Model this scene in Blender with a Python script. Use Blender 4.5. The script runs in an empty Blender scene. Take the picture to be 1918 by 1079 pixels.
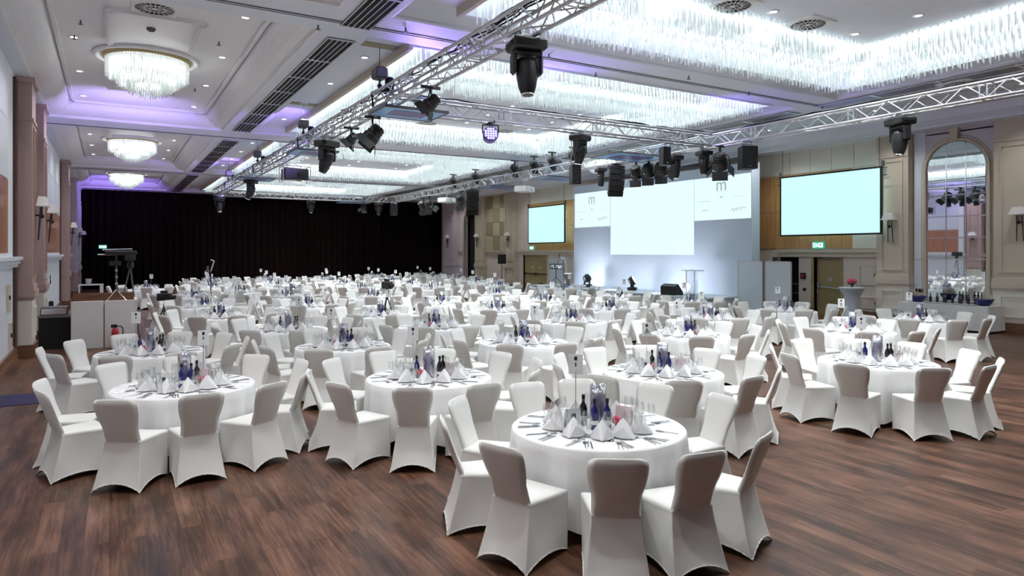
import bpy, math, random
from mathutils import Vector, Matrix
random.seed(7)
C = bpy.context.scene.collection
sc = bpy.context.scene
PI = math.pi
R = math.radians

# ------------------------------------------------------------------ camera
cam = bpy.data.cameras.new('camera'); co = bpy.data.objects.new('camera', cam); C.objects.link(co)
cam.sensor_fit = 'HORIZONTAL'; cam.sensor_width = 36.0
cam.lens = 1270 / 1918 * 36
cam.shift_y = -67.5 / 1918
co.location = (0, 0, 2.3); co.rotation_euler = (R(90), 0, R(-30.7))
cam.clip_end = 200
sc.camera = co
# ------------------------------------------------------------------ world, exposure, render feel
w = bpy.data.worlds.new('world'); sc.world = w; w.use_nodes = True
bg = w.node_tree.nodes['Background']; bg.inputs[0].default_value = (.75, .8, 1, 1); bg.inputs[1].default_value = .03
sc.view_settings.view_transform = 'Standard'; sc.view_settings.look = 'None'
sc.view_settings.exposure = 0.5; sc.view_settings.gamma = 1.0; sc.view_settings.use_curve_mapping = False
cy = sc.cycles
cy.max_bounces = 5; cy.diffuse_bounces = 4; cy.glossy_bounces = 3; cy.transmission_bounces = 4
cy.transparent_max_bounces = 14; cy.use_adaptive_sampling = True; cy.adaptive_threshold = .025; cy.caustics_reflective = False; cy.caustics_refractive = False
cy.sample_clamp_indirect = 6.0

def aim(o, t):
    d = Vector(t) - o.location
    o.rotation_euler = d.to_track_quat('-Z', 'Y').to_euler()
def spot(name, loc, to, power, col, ang=40, blend=.6, size=.08):
    l = bpy.data.lights.new(name, 'SPOT'); l.energy = power; l.color = col; l.spot_size = R(ang); l.spot_blend = blend; l.shadow_soft_size = size
    o = bpy.data.objects.new(name, l); C.objects.link(o); o.location = loc; aim(o, to); return o
PURPLE = (.36, .22, 1)
# violet beams thrown up at the ceiling by the truss lamps, white beams by the two stage lamps
spot('violet_beam', (4.9, 18.6, 5.35), (3.4, 21.6, 6.1), 260, PURPLE, 90, 1)
spot('violet_beam', (4.9, 30.2, 5.35), (3.5, 33.0, 6.1), 260, PURPLE, 90, 1)
spot('violet_beam', (5.4, 12.6, 5.4), (5.2, 11.0, 6.1), 240, PURPLE, 95, 1)
spot('violet_beam', (7.6, 12.6, 5.4), (8.0, 11.0, 6.1), 200, PURPLE, 95, 1)
spot('violet_beam', (12.6, 12.6, 5.4), (14.5, 11.2, 6.1), 160, PURPLE, 100, 1)
spot('violet_beam', (.6, 20.0, 4.6), (.2, 22.4, 6.4), 260, (.5, .4, 1), 110, 1)
spot('violet_beam', (.6, 43, 4.2), (.3, 46, 6.3), 420, PURPLE, 110, 1)
spot('stage_beam', (19.0, 26.9, .8), (20.9, 27.3, 1.0), 115, (.85, .88, 1), 150, 1, .2)
spot('stage_beam', (19.0, 23.8, .8), (20.9, 23.8, .7), 70, (.9, .92, 1), 150, 1, .2)
spot('stage_beam', (19.0, 20.8, .8), (20.9, 20.6, 1.0), 110, (.85, .88, 1), 150, 1, .2)

# ------------------------------------------------------------------ materials
def mat(name, col, rough=.5, metal=0, spec=.5, emit=None, es=0, alpha=1, noise=0, nscale=8, trans=0, coat=0):
    m = bpy.data.materials.new(name); m.use_nodes = True
    nt = m.node_tree; b = nt.nodes['Principled BSDF']
    b.inputs['Base Color'].default_value = (*col, 1); b.inputs['Roughness'].default_value = rough
    b.inputs['Metallic'].default_value = metal; b.inputs['Specular IOR Level'].default_value = spec
    b.inputs['Alpha'].default_value = alpha; b.inputs['Transmission Weight'].default_value = trans
    b.inputs['Coat Weight'].default_value = coat
    if emit: b.inputs['Emission Color'].default_value = (*emit, 1); b.inputs['Emission Strength'].default_value = es
    if noise:
        tc = nt.nodes.new('ShaderNodeTexCoord'); n = nt.nodes.new('ShaderNodeTexNoise'); n.inputs['Scale'].default_value = nscale; n.inputs['Detail'].default_value = 4
        mx = nt.nodes.new('ShaderNodeMix'); mx.data_type = 'RGBA'
        mx.inputs[6].default_value = (*[c * (1 - noise) for c in col], 1); mx.inputs[7].default_value = (*[min(1, c * (1 + noise)) for c in col], 1)
        nt.links.new(tc.outputs['Object'], n.inputs['Vector']); nt.links.new(n.outputs['Fac'], mx.inputs[0]); nt.links.new(mx.outputs[2], b.inputs['Base Color'])
    return m
def wood_mat(name, c1, c2, scale=(14, 14, .8), rough=.35):
    m = mat(name, c1, rough); nt = m.node_tree; b = nt.nodes['Principled BSDF']
    tc = nt.nodes.new('ShaderNodeTexCoord'); mp = nt.nodes.new('ShaderNodeMapping'); mp.inputs['Scale'].default_value = scale
    n = nt.nodes.new('ShaderNodeTexNoise'); n.inputs['Scale'].default_value = 2; n.inputs['Detail'].default_value = 6
    rp = nt.nodes.new('ShaderNodeValToRGB'); rp.color_ramp.elements[0].color = (*c1, 1); rp.color_ramp.elements[1].color = (*c2, 1)
    rp.color_ramp.elements[0].position = .35; rp.color_ramp.elements[1].position = .65
    nt.links.new(tc.outputs['Object'], mp.inputs[0]); nt.links.new(mp.outputs[0], n.inputs['Vector']); nt.links.new(n.outputs['Fac'], rp.inputs[0]); nt.links.new(rp.outputs[0], b.inputs['Base Color'])
    return m
def floor_mat():
    m = mat('wood_planks', (.12, .07, .05), .36, spec=.3); nt = m.node_tree; b = nt.nodes['Principled BSDF']; L = nt.links.new
    tc = nt.nodes.new('ShaderNodeTexCoord')
    mp = nt.nodes.new('ShaderNodeMapping'); mp.inputs['Rotation'].default_value = (0, 0, R(90))
    br = nt.nodes.new('ShaderNodeTexBrick'); br.inputs['Scale'].default_value = 1; br.inputs['Brick Width'].default_value = 1.25; br.inputs['Row Height'].default_value = .17
    br.inputs['Mortar Size'].default_value = .0035; br.inputs['Mortar Smooth'].default_value = .3; br.offset = .37
    br.inputs['Color1'].default_value = (.0, .0, .0, 1); br.inputs['Color2'].default_value = (1, 1, 1, 1); br.inputs['Mortar'].default_value = (.15, .15, .15, 1)
    L(tc.outputs['Object'], mp.inputs[0]); L(mp.outputs[0], br.inputs['Vector'])
    m2 = nt.nodes.new('ShaderNodeMapping'); m2.inputs['Scale'].default_value = (11, .55, 1)
    n = nt.nodes.new('ShaderNodeTexNoise'); n.inputs['Scale'].default_value = 3; n.inputs['Detail'].default_value = 8; n.inputs['Roughness'].default_value = .65; n.inputs['Distortion'].default_value = .8
    L(tc.outputs['Object'], m2.inputs[0])
    ad = nt.nodes.new('ShaderNodeVectorMath'); ad.operation = 'ADD'; sc_ = nt.nodes.new('ShaderNodeVectorMath'); sc_.operation = 'SCALE'; sc_.inputs['Scale'].default_value = 40
    L(br.outputs['Color'], sc_.inputs[0]); L(m2.outputs[0], ad.inputs[0]); L(sc_.outputs[0], ad.inputs[1]); L(ad.outputs[0], n.inputs['Vector'])
    n2 = nt.nodes.new('ShaderNodeTexNoise'); n2.inputs['Scale'].default_value = 1.7; n2.inputs['Detail'].default_value = 5; m3 = nt.nodes.new('ShaderNodeMapping'); m3.inputs['Scale'].default_value = (3.0, .8, 1)
    L(tc.outputs['Object'], m3.inputs[0]); L(m3.outputs[0], n2.inputs['Vector'])
    a1 = nt.nodes.new('ShaderNodeMath'); a1.operation = 'MULTIPLY_ADD'; a1.inputs[1].default_value = .55
    L(n.outputs['Fac'], a1.inputs[0])
    a2 = nt.nodes.new('ShaderNodeMath'); a2.operation = 'MULTIPLY'; a2.inputs[1].default_value = .45; L(n2.outputs['Fac'], a2.inputs[0]); L(a2.outputs[0], a1.inputs[2])
    sp = nt.nodes.new('ShaderNodeSeparateColor'); L(br.outputs['Color'], sp.inputs[0])
    a3 = nt.nodes.new('ShaderNodeMath'); a3.operation = 'MULTIPLY_ADD'; a3.inputs[1].default_value = .13; L(sp.outputs[0], a3.inputs[0]); L(a1.outputs[0], a3.inputs[2])
    rp = nt.nodes.new('ShaderNodeValToRGB'); e = rp.color_ramp.elements
    e[0].position = .37; e[0].color = (.010, .004, .0022, 1); e[1].position = .78; e[1].color = (.27, .135, .085, 1)
    k = e.new(.51); k.color = (.066, .029, .017, 1)
    k = e.new(.62); k.color = (.140, .066, .040, 1)
    L(a3.outputs[0], rp.inputs[0]); L(rp.outputs[0], b.inputs['Base Color'])
    return m
M = {}
M['floor'] = floor_mat()
M['cloth'] = mat('white_linen', (.86, .86, .86), .85, spec=.2, noise=.03, nscale=300)
M['cover'] = mat('white_stretch_fabric', (.80, .797, .765), .55, spec=.3, noise=.02, nscale=200)
M['ceiling'] = mat('ceiling_paint', (.82, .86, .95), .6, noise=.02, nscale=1)
M['ceilw'] = mat('white_moulding', (.90, .90, .93), .5, noise=.02, nscale=2)
M['beige'] = mat('beige_wall', (.74, .65, .57), .55, noise=.05, nscale=1.5)
M['stone'] = mat('pilaster_paint', (.64, .56, .44), .5, noise=.04, nscale=2)
M['cream'] = mat('cream_panel', (.84, .80, .70), .5, noise=.03, nscale=2)
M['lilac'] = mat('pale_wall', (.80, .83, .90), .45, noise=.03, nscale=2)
M['mauve'] = mat('mauve_wall', (.66, .60, .66), .55, noise=.04, nscale=2)
M['terra'] = mat('rosy_paint', (.50, .36, .32), .5, noise=.05, nscale=2)
M['skirt'] = wood_mat('brown_skirting', (.16, .075, .04), (.25, .13, .075), (1, 1, 12))
M['wood'] = wood_mat('orange_veneer', (.48, .24, .09), (.62, .34, .14), (10, 10, .6), .3)
M['red_wood'] = wood_mat('red_veneer', (.42, .17, .11), (.54, .25, .16), (10, 10, .6), .2)
M['olive_a'] = mat('dark_olive_panel', (.36, .32, .19), .7, noise=.06, nscale=6)
M['olive_b'] = mat('light_olive_panel', (.55, .50, .34), .7, noise=.06, nscale=6)
M['gold_door'] = mat('ochre_door', (.40, .32, .15), .45, noise=.04, nscale=3)
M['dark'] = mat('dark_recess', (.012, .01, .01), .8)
M['brown'] = mat('dark_brown_frame', (.06, .03, .022), .5)
M['curtain'] = mat('black_velvet', (.007, .003, .003), .8, spec=.08, noise=.6, nscale=1.2)
M['alu'] = mat('truss_aluminium', (.62, .63, .66), .3, .8, noise=.06, nscale=5)
M['black'] = mat('black_housing', (.016, .016, .018), .42, spec=.5, noise=.2, nscale=20)
M['blackm'] = mat('matt_black', (.01, .01, .011), .8)
M['grey'] = mat('dark_grey', (.12, .12, .13), .5)
M['chrome'] = mat('chrome', (.85, .85, .87), .14, 1)
M['steel'] = mat('cutlery_steel', (.62, .62, .64), .2, 1)
M['porc'] = mat('white_porcelain', (.85, .85, .86), .15)
M['screen'] = mat('lit_screen', (.06, .07, .07), .6, spec=.1, emit=(.62, 1, 1), es=.71)
M['proj'] = mat('projected_image', (.06, .07, .07), .6, spec=.1, emit=(.78, 1, 1), es=.72)
M['ink'] = mat('grey_ink', (.1, .12, .12), .7, emit=(.42, .56, .56), es=.5)
M['backdrop'] = mat('pale_backdrop', (.66, .75, .86), .6, noise=.01, nscale=1)
M['stagetop'] = mat('pale_stage', (.66, .74, .80), .5, noise=.02, nscale=2)
M['white'] = mat('white_laminate', (.78, .76, .76), .4, noise=.02, nscale=2)
M['paper'] = mat('white_card', (.84, .85, .86), .6)
M['pink'] = mat('pink_card', (.80, .66, .67), .6)
M['blueglass'] = mat('cobalt_bottle', (.012, .018, .14), .08, spec=.7, coat=.5)
M['darkglass'] = mat('dark_bottle', (.012, .01, .016), .08, spec=.7, coat=.5)
M['water'] = mat('violet_water', (.34, .31, .50), .1, alpha=.85)
M['candle'] = mat('white_wax', (.9, .89, .86), .5)
M['petal'] = mat('pink_petals', (.62, .07, .14), .6, noise=.3, nscale=60)
M['leaf'] = mat('dark_leaves', (.03, .07, .03), .6, noise=.3, nscale=60)
M['bulb'] = mat('lit_bulb', (1, 1, 1), .4, emit=(.95, 1, .98), es=14)
M['lampstrip'] = mat('lamp_row', (1, 1, 1), .4, emit=(.95, 1, .99), es=9)

M['shade'] = mat('lamp_shade', (.82, .8, .78), .7)
M['board'] = mat('blue_board', (.26, .5, .88), .35, noise=.2, nscale=5)
M['boardpic'] = mat('board_picture', (.13, .12, .32), .4, noise=.9, nscale=14)
M['red'] = mat('red_enamel', (.45, .02, .03), .3)
M['led'] = mat('led_lenses', (.8, .75, 1), .3, emit=(.72, .66, 1), es=.6)
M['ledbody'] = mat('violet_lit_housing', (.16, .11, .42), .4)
M['green_sign'] = mat('exit_sign_green', (.05, .3, .22), .5, emit=(.05, .4, .3), es=.5)
M['sign_white'] = mat('sign_white', (.9, 1, 1), .5, emit=(.85, 1, 1), es=1)
M['glow'] = mat('stage_lens', (1, 1, 1), .4, emit=(1, 1, 1), es=6)
M['purplemat'] = mat('dark_violet_mat', (.022, .016, .075), .8, noise=.1, nscale=30)
M['bowl'] = mat('blue_bowl', (.02, .025, .16), .2)
M['silver'] = mat('silver_drum', (.6, .62, .66), .25, 1)
M['perf'] = mat('downlight_lens', (1, 1, .95), .4, emit=(1, 1, .97), es=9)
def glass_mat(name, tint=(1, 1, 1), base=.06):
    m = bpy.data.materials.new(name); m.use_nodes = True; nt = m.node_tree; nt.nodes.clear()
    o = nt.nodes.new('ShaderNodeOutputMaterial'); mx = nt.nodes.new('ShaderNodeMixShader'); t = nt.nodes.new('ShaderNodeBsdfTransparent'); g = nt.nodes.new('ShaderNodeBsdfGlossy')
    t.inputs[0].default_value = (*tint, 1); g.inputs['Roughness'].default_value = .04
    lw = nt.nodes.new('ShaderNodeLayerWeight'); lw.inputs[0].default_value = .42
    a = nt.nodes.new('ShaderNodeMath'); a.operation = 'MULTIPLY_ADD'; a.inputs[1].default_value = .75; a.inputs[2].default_value = base
    nt.links.new(lw.outputs['Facing'], a.inputs[0]); nt.links.new(a.outputs[0], mx.inputs[0]); nt.links.new(t.outputs[0], mx.inputs[1]); nt.links.new(g.outputs[0], mx.inputs[2]); nt.links.new(mx.outputs[0], o.inputs[0])
    return m
M['glass'] = glass_mat('clear_glass', (.97, .98, .98)); M['vase'] = glass_mat('vase_glass', (.93, .93, .98), .1)
def crystal_mat():
    m = bpy.data.materials.new('crystal_rod'); m.use_nodes = True; nt = m.node_tree; nt.nodes.clear(); N = nt.nodes.new; L = nt.links.new
    o = N('ShaderNodeOutputMaterial'); t = N('ShaderNodeBsdfTransparent'); g = N('ShaderNodeBsdfGlossy'); tr = N('ShaderNodeBsdfTranslucent'); df = N('ShaderNodeBsdfDiffuse')
    t.inputs[0].default_value = (.95, .97, .97, 1); g.inputs['Roughness'].default_value = .12; tr.inputs[0].default_value = (.93, .96, .96, 1); df.inputs[0].default_value = (.9, .93, .93, 1)
    m1, m2, m3 = N('ShaderNodeMixShader'), N('ShaderNodeMixShader'), N('ShaderNodeMixShader'); m1.inputs[0].default_value = .5; m2.inputs[0].default_value = .18; m3.inputs[0].default_value = .42
    L(tr.outputs[0], m1.inputs[1]); L(df.outputs[0], m1.inputs[2]); L(m1.outputs[0], m2.inputs[1]); L(g.outputs[0], m2.inputs[2]); L(m2.outputs[0], m3.inputs[1]); L(t.outputs[0], m3.inputs[2]); L(m3.outputs[0], o.inputs[0])
    return m
M['crystal'] = crystal_mat()
M['mirror'] = mat('mirror_glass', (.86, .90, .92), .02, 1)

# ------------------------------------------------------------------ mesh helpers
class MB:
    def __init__(s): s.v = []; s.f = []
    def add(s, vs, fs):
        k = len(s.v); s.v += [tuple(p) for p in vs]; s.f += [tuple(i + k for i in f) for f in fs]; return s
    def box(s, x0, x1, y0, y1, z0, z1, m=None):
        vs = [Vector((x, y, z)) for z in (z0, z1) for y in (y0, y1) for x in (x0, x1)]
        if m is not None: vs = [m @ p for p in vs]
        return s.add(vs, [(0, 2, 3, 1), (4, 5, 7, 6), (0, 1, 5, 4), (2, 6, 7, 3), (0, 4, 6, 2), (1, 3, 7, 5)])
    def cbox(s, x0, x1, y0, y1, z0, z1, b=.01, m=None):   # box with chamfered edges all round
        b = min(b, abs(x1 - x0) * .45, abs(y1 - y0) * .45, abs(z1 - z0) * .45)
        def ring(x0, x1, y0, y1, z, c): return [Vector(p) for p in ((x0 + c, y0, z), (x1 - c, y0, z), (x1, y0 + c, z), (x1, y1 - c, z), (x1 - c, y1, z), (x0 + c, y1, z), (x0, y1 - c, z), (x0, y0 + c, z))]
        rs = [ring(x0 + b, x1 - b, y0 + b, y1 - b, z0, b * .4), ring(x0, x1, y0, y1, z0 + b, b), ring(x0, x1, y0, y1, z1 - b, b), ring(x0 + b, x1 - b, y0 + b, y1 - b, z1, b * .4)]
        if m is not None: rs = [[m @ p for p in r] for r in rs]
        return s.loft(rs)
    def loft(s, rings, cap0=True, cap1=True, closed=True):
        n = len(rings[0]); vs = [p for r in rings for p in r]; fs = []
        for i in range(len(rings) - 1):
            for j in range(n if closed else n - 1):
                a = i * n + j; b = i * n + (j + 1) % n
                fs.append((a, b, b + n, a + n))
        if cap0: fs.append(tuple(reversed(range(n))))
        if cap1: fs.append(tuple(range((len(rings) - 1) * n, len(rings) * n)))
        return s.add(vs, fs)
    def tube(s, p, q, r, n=6, r2=None):
        p = Vector(p); q = Vector(q); d = (q - p)
        if d.length < 1e-6: return s
        d.normalize(); a = d.orthogonal().normalized(); b = d.cross(a); r2 = r if r2 is None else r2
        rr = []
        for c, rad in ((p, r), (q, r2)): rr.append([c + (a * math.cos(2 * PI * k / n) + b * math.sin(2 * PI * k / n)) * rad for k in range(n)])
        return s.loft(rr)
    def path(s, pts, r, n=6):
        for a, b in zip(pts[:-1], pts[1:]): s.tube(a, b, r, n)
        return s
    def lathe(s, prof, n=16, c=(0, 0, 0), m=None, cap0=True, cap1=True):
        c = Vector(c); rr = []
        for r, z in prof:
            ring = [c + Vector((r * math.cos(2 * PI * k / n), r * math.sin(2 * PI * k / n), z)) for k in range(n)]
            if m is not None: ring = [m @ p for p in ring]
            rr.append(ring)
        return s.loft(rr, cap0, cap1)
    def ball(s, c, r, n=8, sz=1): return s.lathe([(max(.001, r * math.sin(PI * i / 6)), -r * sz * math.cos(PI * i / 6)) for i in range(7)], n, c)
    def mesh(s, name, m, smooth=False):
        me = bpy.data.meshes.new(name); me.from_pydata(s.v, [], s.f); me.materials.append(m)
        if smooth: me.shade_smooth()
        me.update(); return me
    def build(s, name, m, parent=None, smooth=False, loc=None, rotz=0):
        return put(name, s.mesh(name, m, smooth), parent, loc, rotz)
def put(name, me, parent=None, loc=None, rotz=0):
    o = bpy.data.objects.new(name, me); C.objects.link(o)
    if parent: o.parent = parent
    if loc is not None: o.location = loc
    if rotz: o.rotation_euler = (0, 0, rotz)
    return o
def tag(o, label, cat, group=None, kind=None):
    o['label'] = label; o['category'] = cat
    if group: o['group'] = group
    if kind: o['kind'] = kind
    return o
def thing(name, label, cat, loc=(0, 0, 0), rotz=0, group=None):
    o = bpy.data.objects.new(name, None); C.objects.link(o); o.location = loc; o.rotation_euler = (0, 0, rotz); o.empty_display_size = .1
    return tag(o, label, cat, group)
def struct(name, mb, m, smooth=False):
    o = mb.build(name, m, None, smooth); o['kind'] = 'structure'; return o
def dup(root, loc=None, rotz=None, label=None, group=None):
    r = root.copy(); C.objects.link(r)
    if loc is not None: r.location = loc
    if rotz is not None: r.rotation_euler = (0, 0, rotz)
    if label: r['label'] = label
    if group: r['group'] = group
    for ch in list(root.children):
        c = ch.copy(); C.objects.link(c); c.parent = r
        for g in list(ch.children):
            d = g.copy(); C.objects.link(d); d.parent = c
    return r
ORD = 'zeroth first second third fourth fifth sixth seventh eighth ninth tenth eleventh twelfth thirteenth fourteenth fifteenth sixteenth seventeenth eighteenth nineteenth twentieth'.split()

# ------------------------------------------------------------------ room
XL, XR, YB, ZC = -1.75, 22.4, 49.0, 6.1
struct('floor', MB().box(-6, 26, -5, YB, -.1, 0), M['floor'])
BAYS = [(1.2, 10.45), (11.6, 23.0), (24.3, 35.7), (37.0, 47.2)]
AX0, AX1 = -1.5, 3.1          # left aisle coffers
CX0, CX1 = 3.93, 15.65        # middle coffers
RX0, RX1 = 17.2, 21.7         # right aisle coffer
b = MB()
for x0, x1 in ((-2.2, AX0), (AX1, CX0), (CX1, RX0), (RX1, XR + .5)): b.box(x0, x1, -5, YB, ZC, 7.2)
edges = [-5] + [e for p in BAYS for e in p] + [YB]
for i in range(0, len(edges), 2):
    for x0, x1 in ((AX0, AX1), (CX0, CX1)): b.box(x0, x1, edges[i], edges[i + 1], ZC, 7.2)
b.box(RX0, RX1, 46.6, YB, ZC, 7.2)
struct('ceiling', b, M['ceiling'])
def rect_rings(x0, x1, y0, y1, prof):
    rr = []
    for p in prof:
        l, r_, n, f, z = p if len(p) == 5 else (p[0], p[0], p[0], p[0], p[1])
        rr.append([Vector((x0 + l, y0 + n, z)), Vector((x1 - r_, y0 + n, z)), Vector((x1 - r_, y1 - f, z)), Vector((x0 + l, y1 - f, z))])
    return rr
cove = [(0, 6.1), (.05, 6.1), (.05, 6.15), (.09, 6.15), (.09, 6.17)] + [(.09 + .46 * math.sin(t * PI / 2 / 8), 6.17 + .31 * (1 - math.cos(t * PI / 2 / 8))) for t in range(1, 9)]
for y0, y1 in BAYS:
    struct('ceiling', MB().loft(rect_rings(AX0, AX1, y0, y1, cove + [(.55, 6.52)]), False, True), M['ceilw'], False)
    # moulding frames on the panel
    t = MB()
    for ins, wd in ((.6, .07),):
        X0, X1, Y0, Y1 = AX0 + ins, AX1 - ins, y0 + ins, y1 - ins
        t.box(X0, X1, Y0, Y0 + wd, 6.46, 6.52).box(X0, X1, Y1 - wd, Y1, 6.46, 6.52).box(X0, X0 + wd, Y0, Y1, 6.46, 6.52).box(X1 - wd, X1, Y0, Y1, 6.46, 6.52)
    yc = (y0 + y1) / 2 - .5; xc = .75
    for sx in (-1, 1):
        for sy in (-1, 1):
            ya, yb = sorted((yc + sy * 1.1, yc + sy * 3.2)); xa = xc + sx * .75
            t.box(xa - .07, xa + .07, ya, yb, 6.44, 6.52).box(xa - .03, xa + .03, ya, yb, 6.41, 6.44)
    for sy in (-1, 1): t.box(xc - .75, xc + .75, yc + sy * 3.2 - .06, yc + sy * 3.2 + .06, 6.44, 6.52)
    struct('trim_1', t, M['ceilw'])
    # middle coffers: sloping edge, a flat shelf along the left side, the plate over the crystal rods
    z = ZC
    prof = [(0, 0, 0, 0, 6.1), (.05, .05, .05, .05, 6.12), (.05, .05, .05, .05, 6.15), (.12, .4, .4, .4, 6.3), (1.0, .42, .42, .42, 6.3), (1.0, .42, .42, .42, 6.2), (1.08, .48, .48, .48, 6.2), (1.08, .48, .48, .48, 6.56)]
    struct('ceiling', MB().loft(rect_rings(CX0, CX1, y0, y1, prof), False, True), M['ceiling'])
    struct('trim_13', MB().box(CX0 + .95, CX0 + 1.03, y0 + .45, y1 - .45, 6.14, 6.3), M['stone'])
struct('ceiling', MB().loft(rect_rings(RX0, RX1, -5, 46.6, [(0, 6.1), (.06, 6.1), (.06, 6.16), (.3, 6.3), (.5, 6.6), (.5, 6.75)]), False, True), M['ceiling'])
for k, y in enumerate((11.03, 24.08, 36.35)):
    b = MB().box(AX0 - .2, CX1 + .6, y - .012, y + .012, 6.085, 6.1).box(AX0 - .2, CX1 + .6, y + .09, y + .1, 6.09, 6.1)
    struct('trim_%d' % (k + 2), b, M['grey'])

# ---- walls
def panel_frame(mb, X, s, y0, y1, z0, z1, w_=.07, d=.03):   # raised moulding frame on a wall face at X, sticking out by s*d
    a, c = sorted((X, X + s * d))
    mb.box(a, c, y0, y1, z0, z0 + w_).box(a, c, y0, y1, z1 - w_, z1).box(a, c, y0, y0 + w_, z0 + w_, z1 - w_).box(a, c, y1 - w_, y1, z0 + w_, z1 - w_)
b = MB().box(XL - .3, XL, -5, YB, 0, 2.08)
struct('wall_left', b, M['lilac'])
struct('wall_left', MB().box(XL - .3, XL, -5, YB, 2.08, ZC), M['ceilw'])
struct('trim_5', MB().box(XL, XL + .10, -5, 48.4, 2.05, 2.13).box(XL, XL + .14, -5, 48.4, 2.13, 2.2).box(XL, XL + .06, -5, 48.4, 1.98, 2.05), M['lilac'])
struct('baseboard_left', MB().box(XL, XL + .05, -5, 48.4, 0, .26).box(XL, XL + .07, -5, 48.4, 0, .1), M['skirt'])
# glossy veneer panels above the left rail, upper rows painted pale for glare
for i, (y0, y1) in enumerate(((-4, 16.6), (22.6, 32.9), (34.9, 40.5), (42.2, 46.2))):
    b = MB(); n = max(1, round((y1 - y0) / 2.4)); d = (y1 - y0) / n
    for k in range(n): b.box(XL, XL + .03, y0 + k * d, y0 + (k + 1) * d - .02, 2.28, 3.72)
    struct('wall_left_veneer', b, M['red_wood'])
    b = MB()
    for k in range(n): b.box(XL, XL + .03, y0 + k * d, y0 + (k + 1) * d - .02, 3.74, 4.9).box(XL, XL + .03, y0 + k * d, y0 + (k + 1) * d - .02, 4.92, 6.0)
    struct('wall_left_glare_panels', b, mats) if False else struct('wall_left_glare_panels', b, M['lilac'])
def pilaster(X, s, y0, y1, depth, m, ml, ztop=6.1, zl=1.2, side=None):
    """s: +1 stands out towards +X. One structure mesh per material."""
    a, c = sorted((X, X + s * depth)); e = .05
    b = MB().box(a, c, y0 + e, y1 - e, zl + .3, ztop)
    a2, c2 = sorted((X, X + s * (depth + .06)))
    b.box(a2, c2, y0, y1, zl + .06, zl + .22)
    a3, c3 = sorted((X, X + s * (depth + .03)))
    b.box(a3, c3, y0 + .02, y1 - .02, zl, zl + .06).box(a3, c3, y0 + .02, y1 - .02, zl + .22, zl + .34)
    b.box(a2, c2, y0, y1, ztop - .12, ztop).box(a3, c3, y0 + .03, y1 - .03, ztop - .95, ztop - .88)
    panel_frame(b, X + s * depth, s, y0 + .22, y1 - .22, zl + .5, ztop - 1.05, .05)
    struct('wall_pilaster', b, m)
    b = MB().box(a, c, y0 + .03, y1 - .03, .28, zl)
    panel_frame(b, X + s * depth, s, y0 + .2, y1 - .2, .42, zl - .14, .05)
    struct('wall_pilaster', b, ml)
    a, c = sorted((X, X + s * (depth + .05)))
    struct('baseboard_left' if s > 0 else 'baseboard_right', MB().box(a, c, y0 - .02, y1 + .02, 0, .28), M['skirt'])
LP = [(18.0, 18.95), (21.1, 22.05), (33.4, 34.5), (41.0, 42.0), (46.7, 47.8)]
for i, (y0, y1) in enumerate(LP):
    pilaster(XL, 1, y0, y1, .3, M['terra'] if i < 3 else M['mauve'], M['cream'] if i < 2 else M['terra'], 6.1, 1.25)
    struct('trim_6', MB().box(XL, XL + .05, y0 - .35, y0, .3, 6.0).box(XL, XL + .05, y1, y1 + .18, .3, 6.0), M['brown'])
# right wall with its openings
segs = [(-5, 14.78, None), (14.78, 15.85, 2.1), (15.85, 16.5, None), (16.5, 17.7, 2.1), (17.7, 33.6, None), (33.6, 36.3, 2.1), (36.3, 42.45, None), (42.45, 44.6, 5.1), (44.6, YB, None)]
b = MB()
for y0, y1, op in segs: b.box(XR, XR + .3, y0, y1, op or 0, 2.4 if (op or 0) < 2.4 else 6.8)
struct('wall_right', b, M['beige'])
struct('wall_right', MB().box(XR, XR + .3, -5, 42.45, 2.4, 6.8).box(XR, XR + .3, 44.6, YB, 2.4, 6.8), M['beige'])
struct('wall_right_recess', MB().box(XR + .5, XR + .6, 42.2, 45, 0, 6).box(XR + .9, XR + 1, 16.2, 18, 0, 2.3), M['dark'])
b = MB()
for y0, y1 in ((-5, 8.5), (13.35, 17.4), (28.9, 36.9), (38.3, 41.1), (44.7, 45.4)): b.box(XR - .1, XR, y0, y1, 2.12, 2.2).box(XR - .14, XR, y0, y1, 2.28, 2.4).box(XR - .06, XR, y0, y1, 2.2, 2.28)
struct('trim_7', b, M['stone'])
b = MB()
for y0, y1 in ((-5, 14.6), (15.95, 16.4), (17.8, 33.4), (36.4, 42.4), (44.7, 48.4)): b.box(XR - .05, XR, y0, y1, 0, .26)
struct('baseboard_right', b, M['skirt'])
b = MB().box(XR - .3, XR, -5, 9.4, 6.35, 6.42).box(XR - .5, XR, -5, 9.4, 6.42, 6.8).box(XR - .45, XR, 12.3, 47, 6.36, 6.8).box(XR - .5, XR, 12.3, 47, 6.36, 6.42)
b.box(XR - .3, XR, 9.4, 12.3, 6.45, 6.8)
struct('trim_8', b, M['ceiling'])
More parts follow.
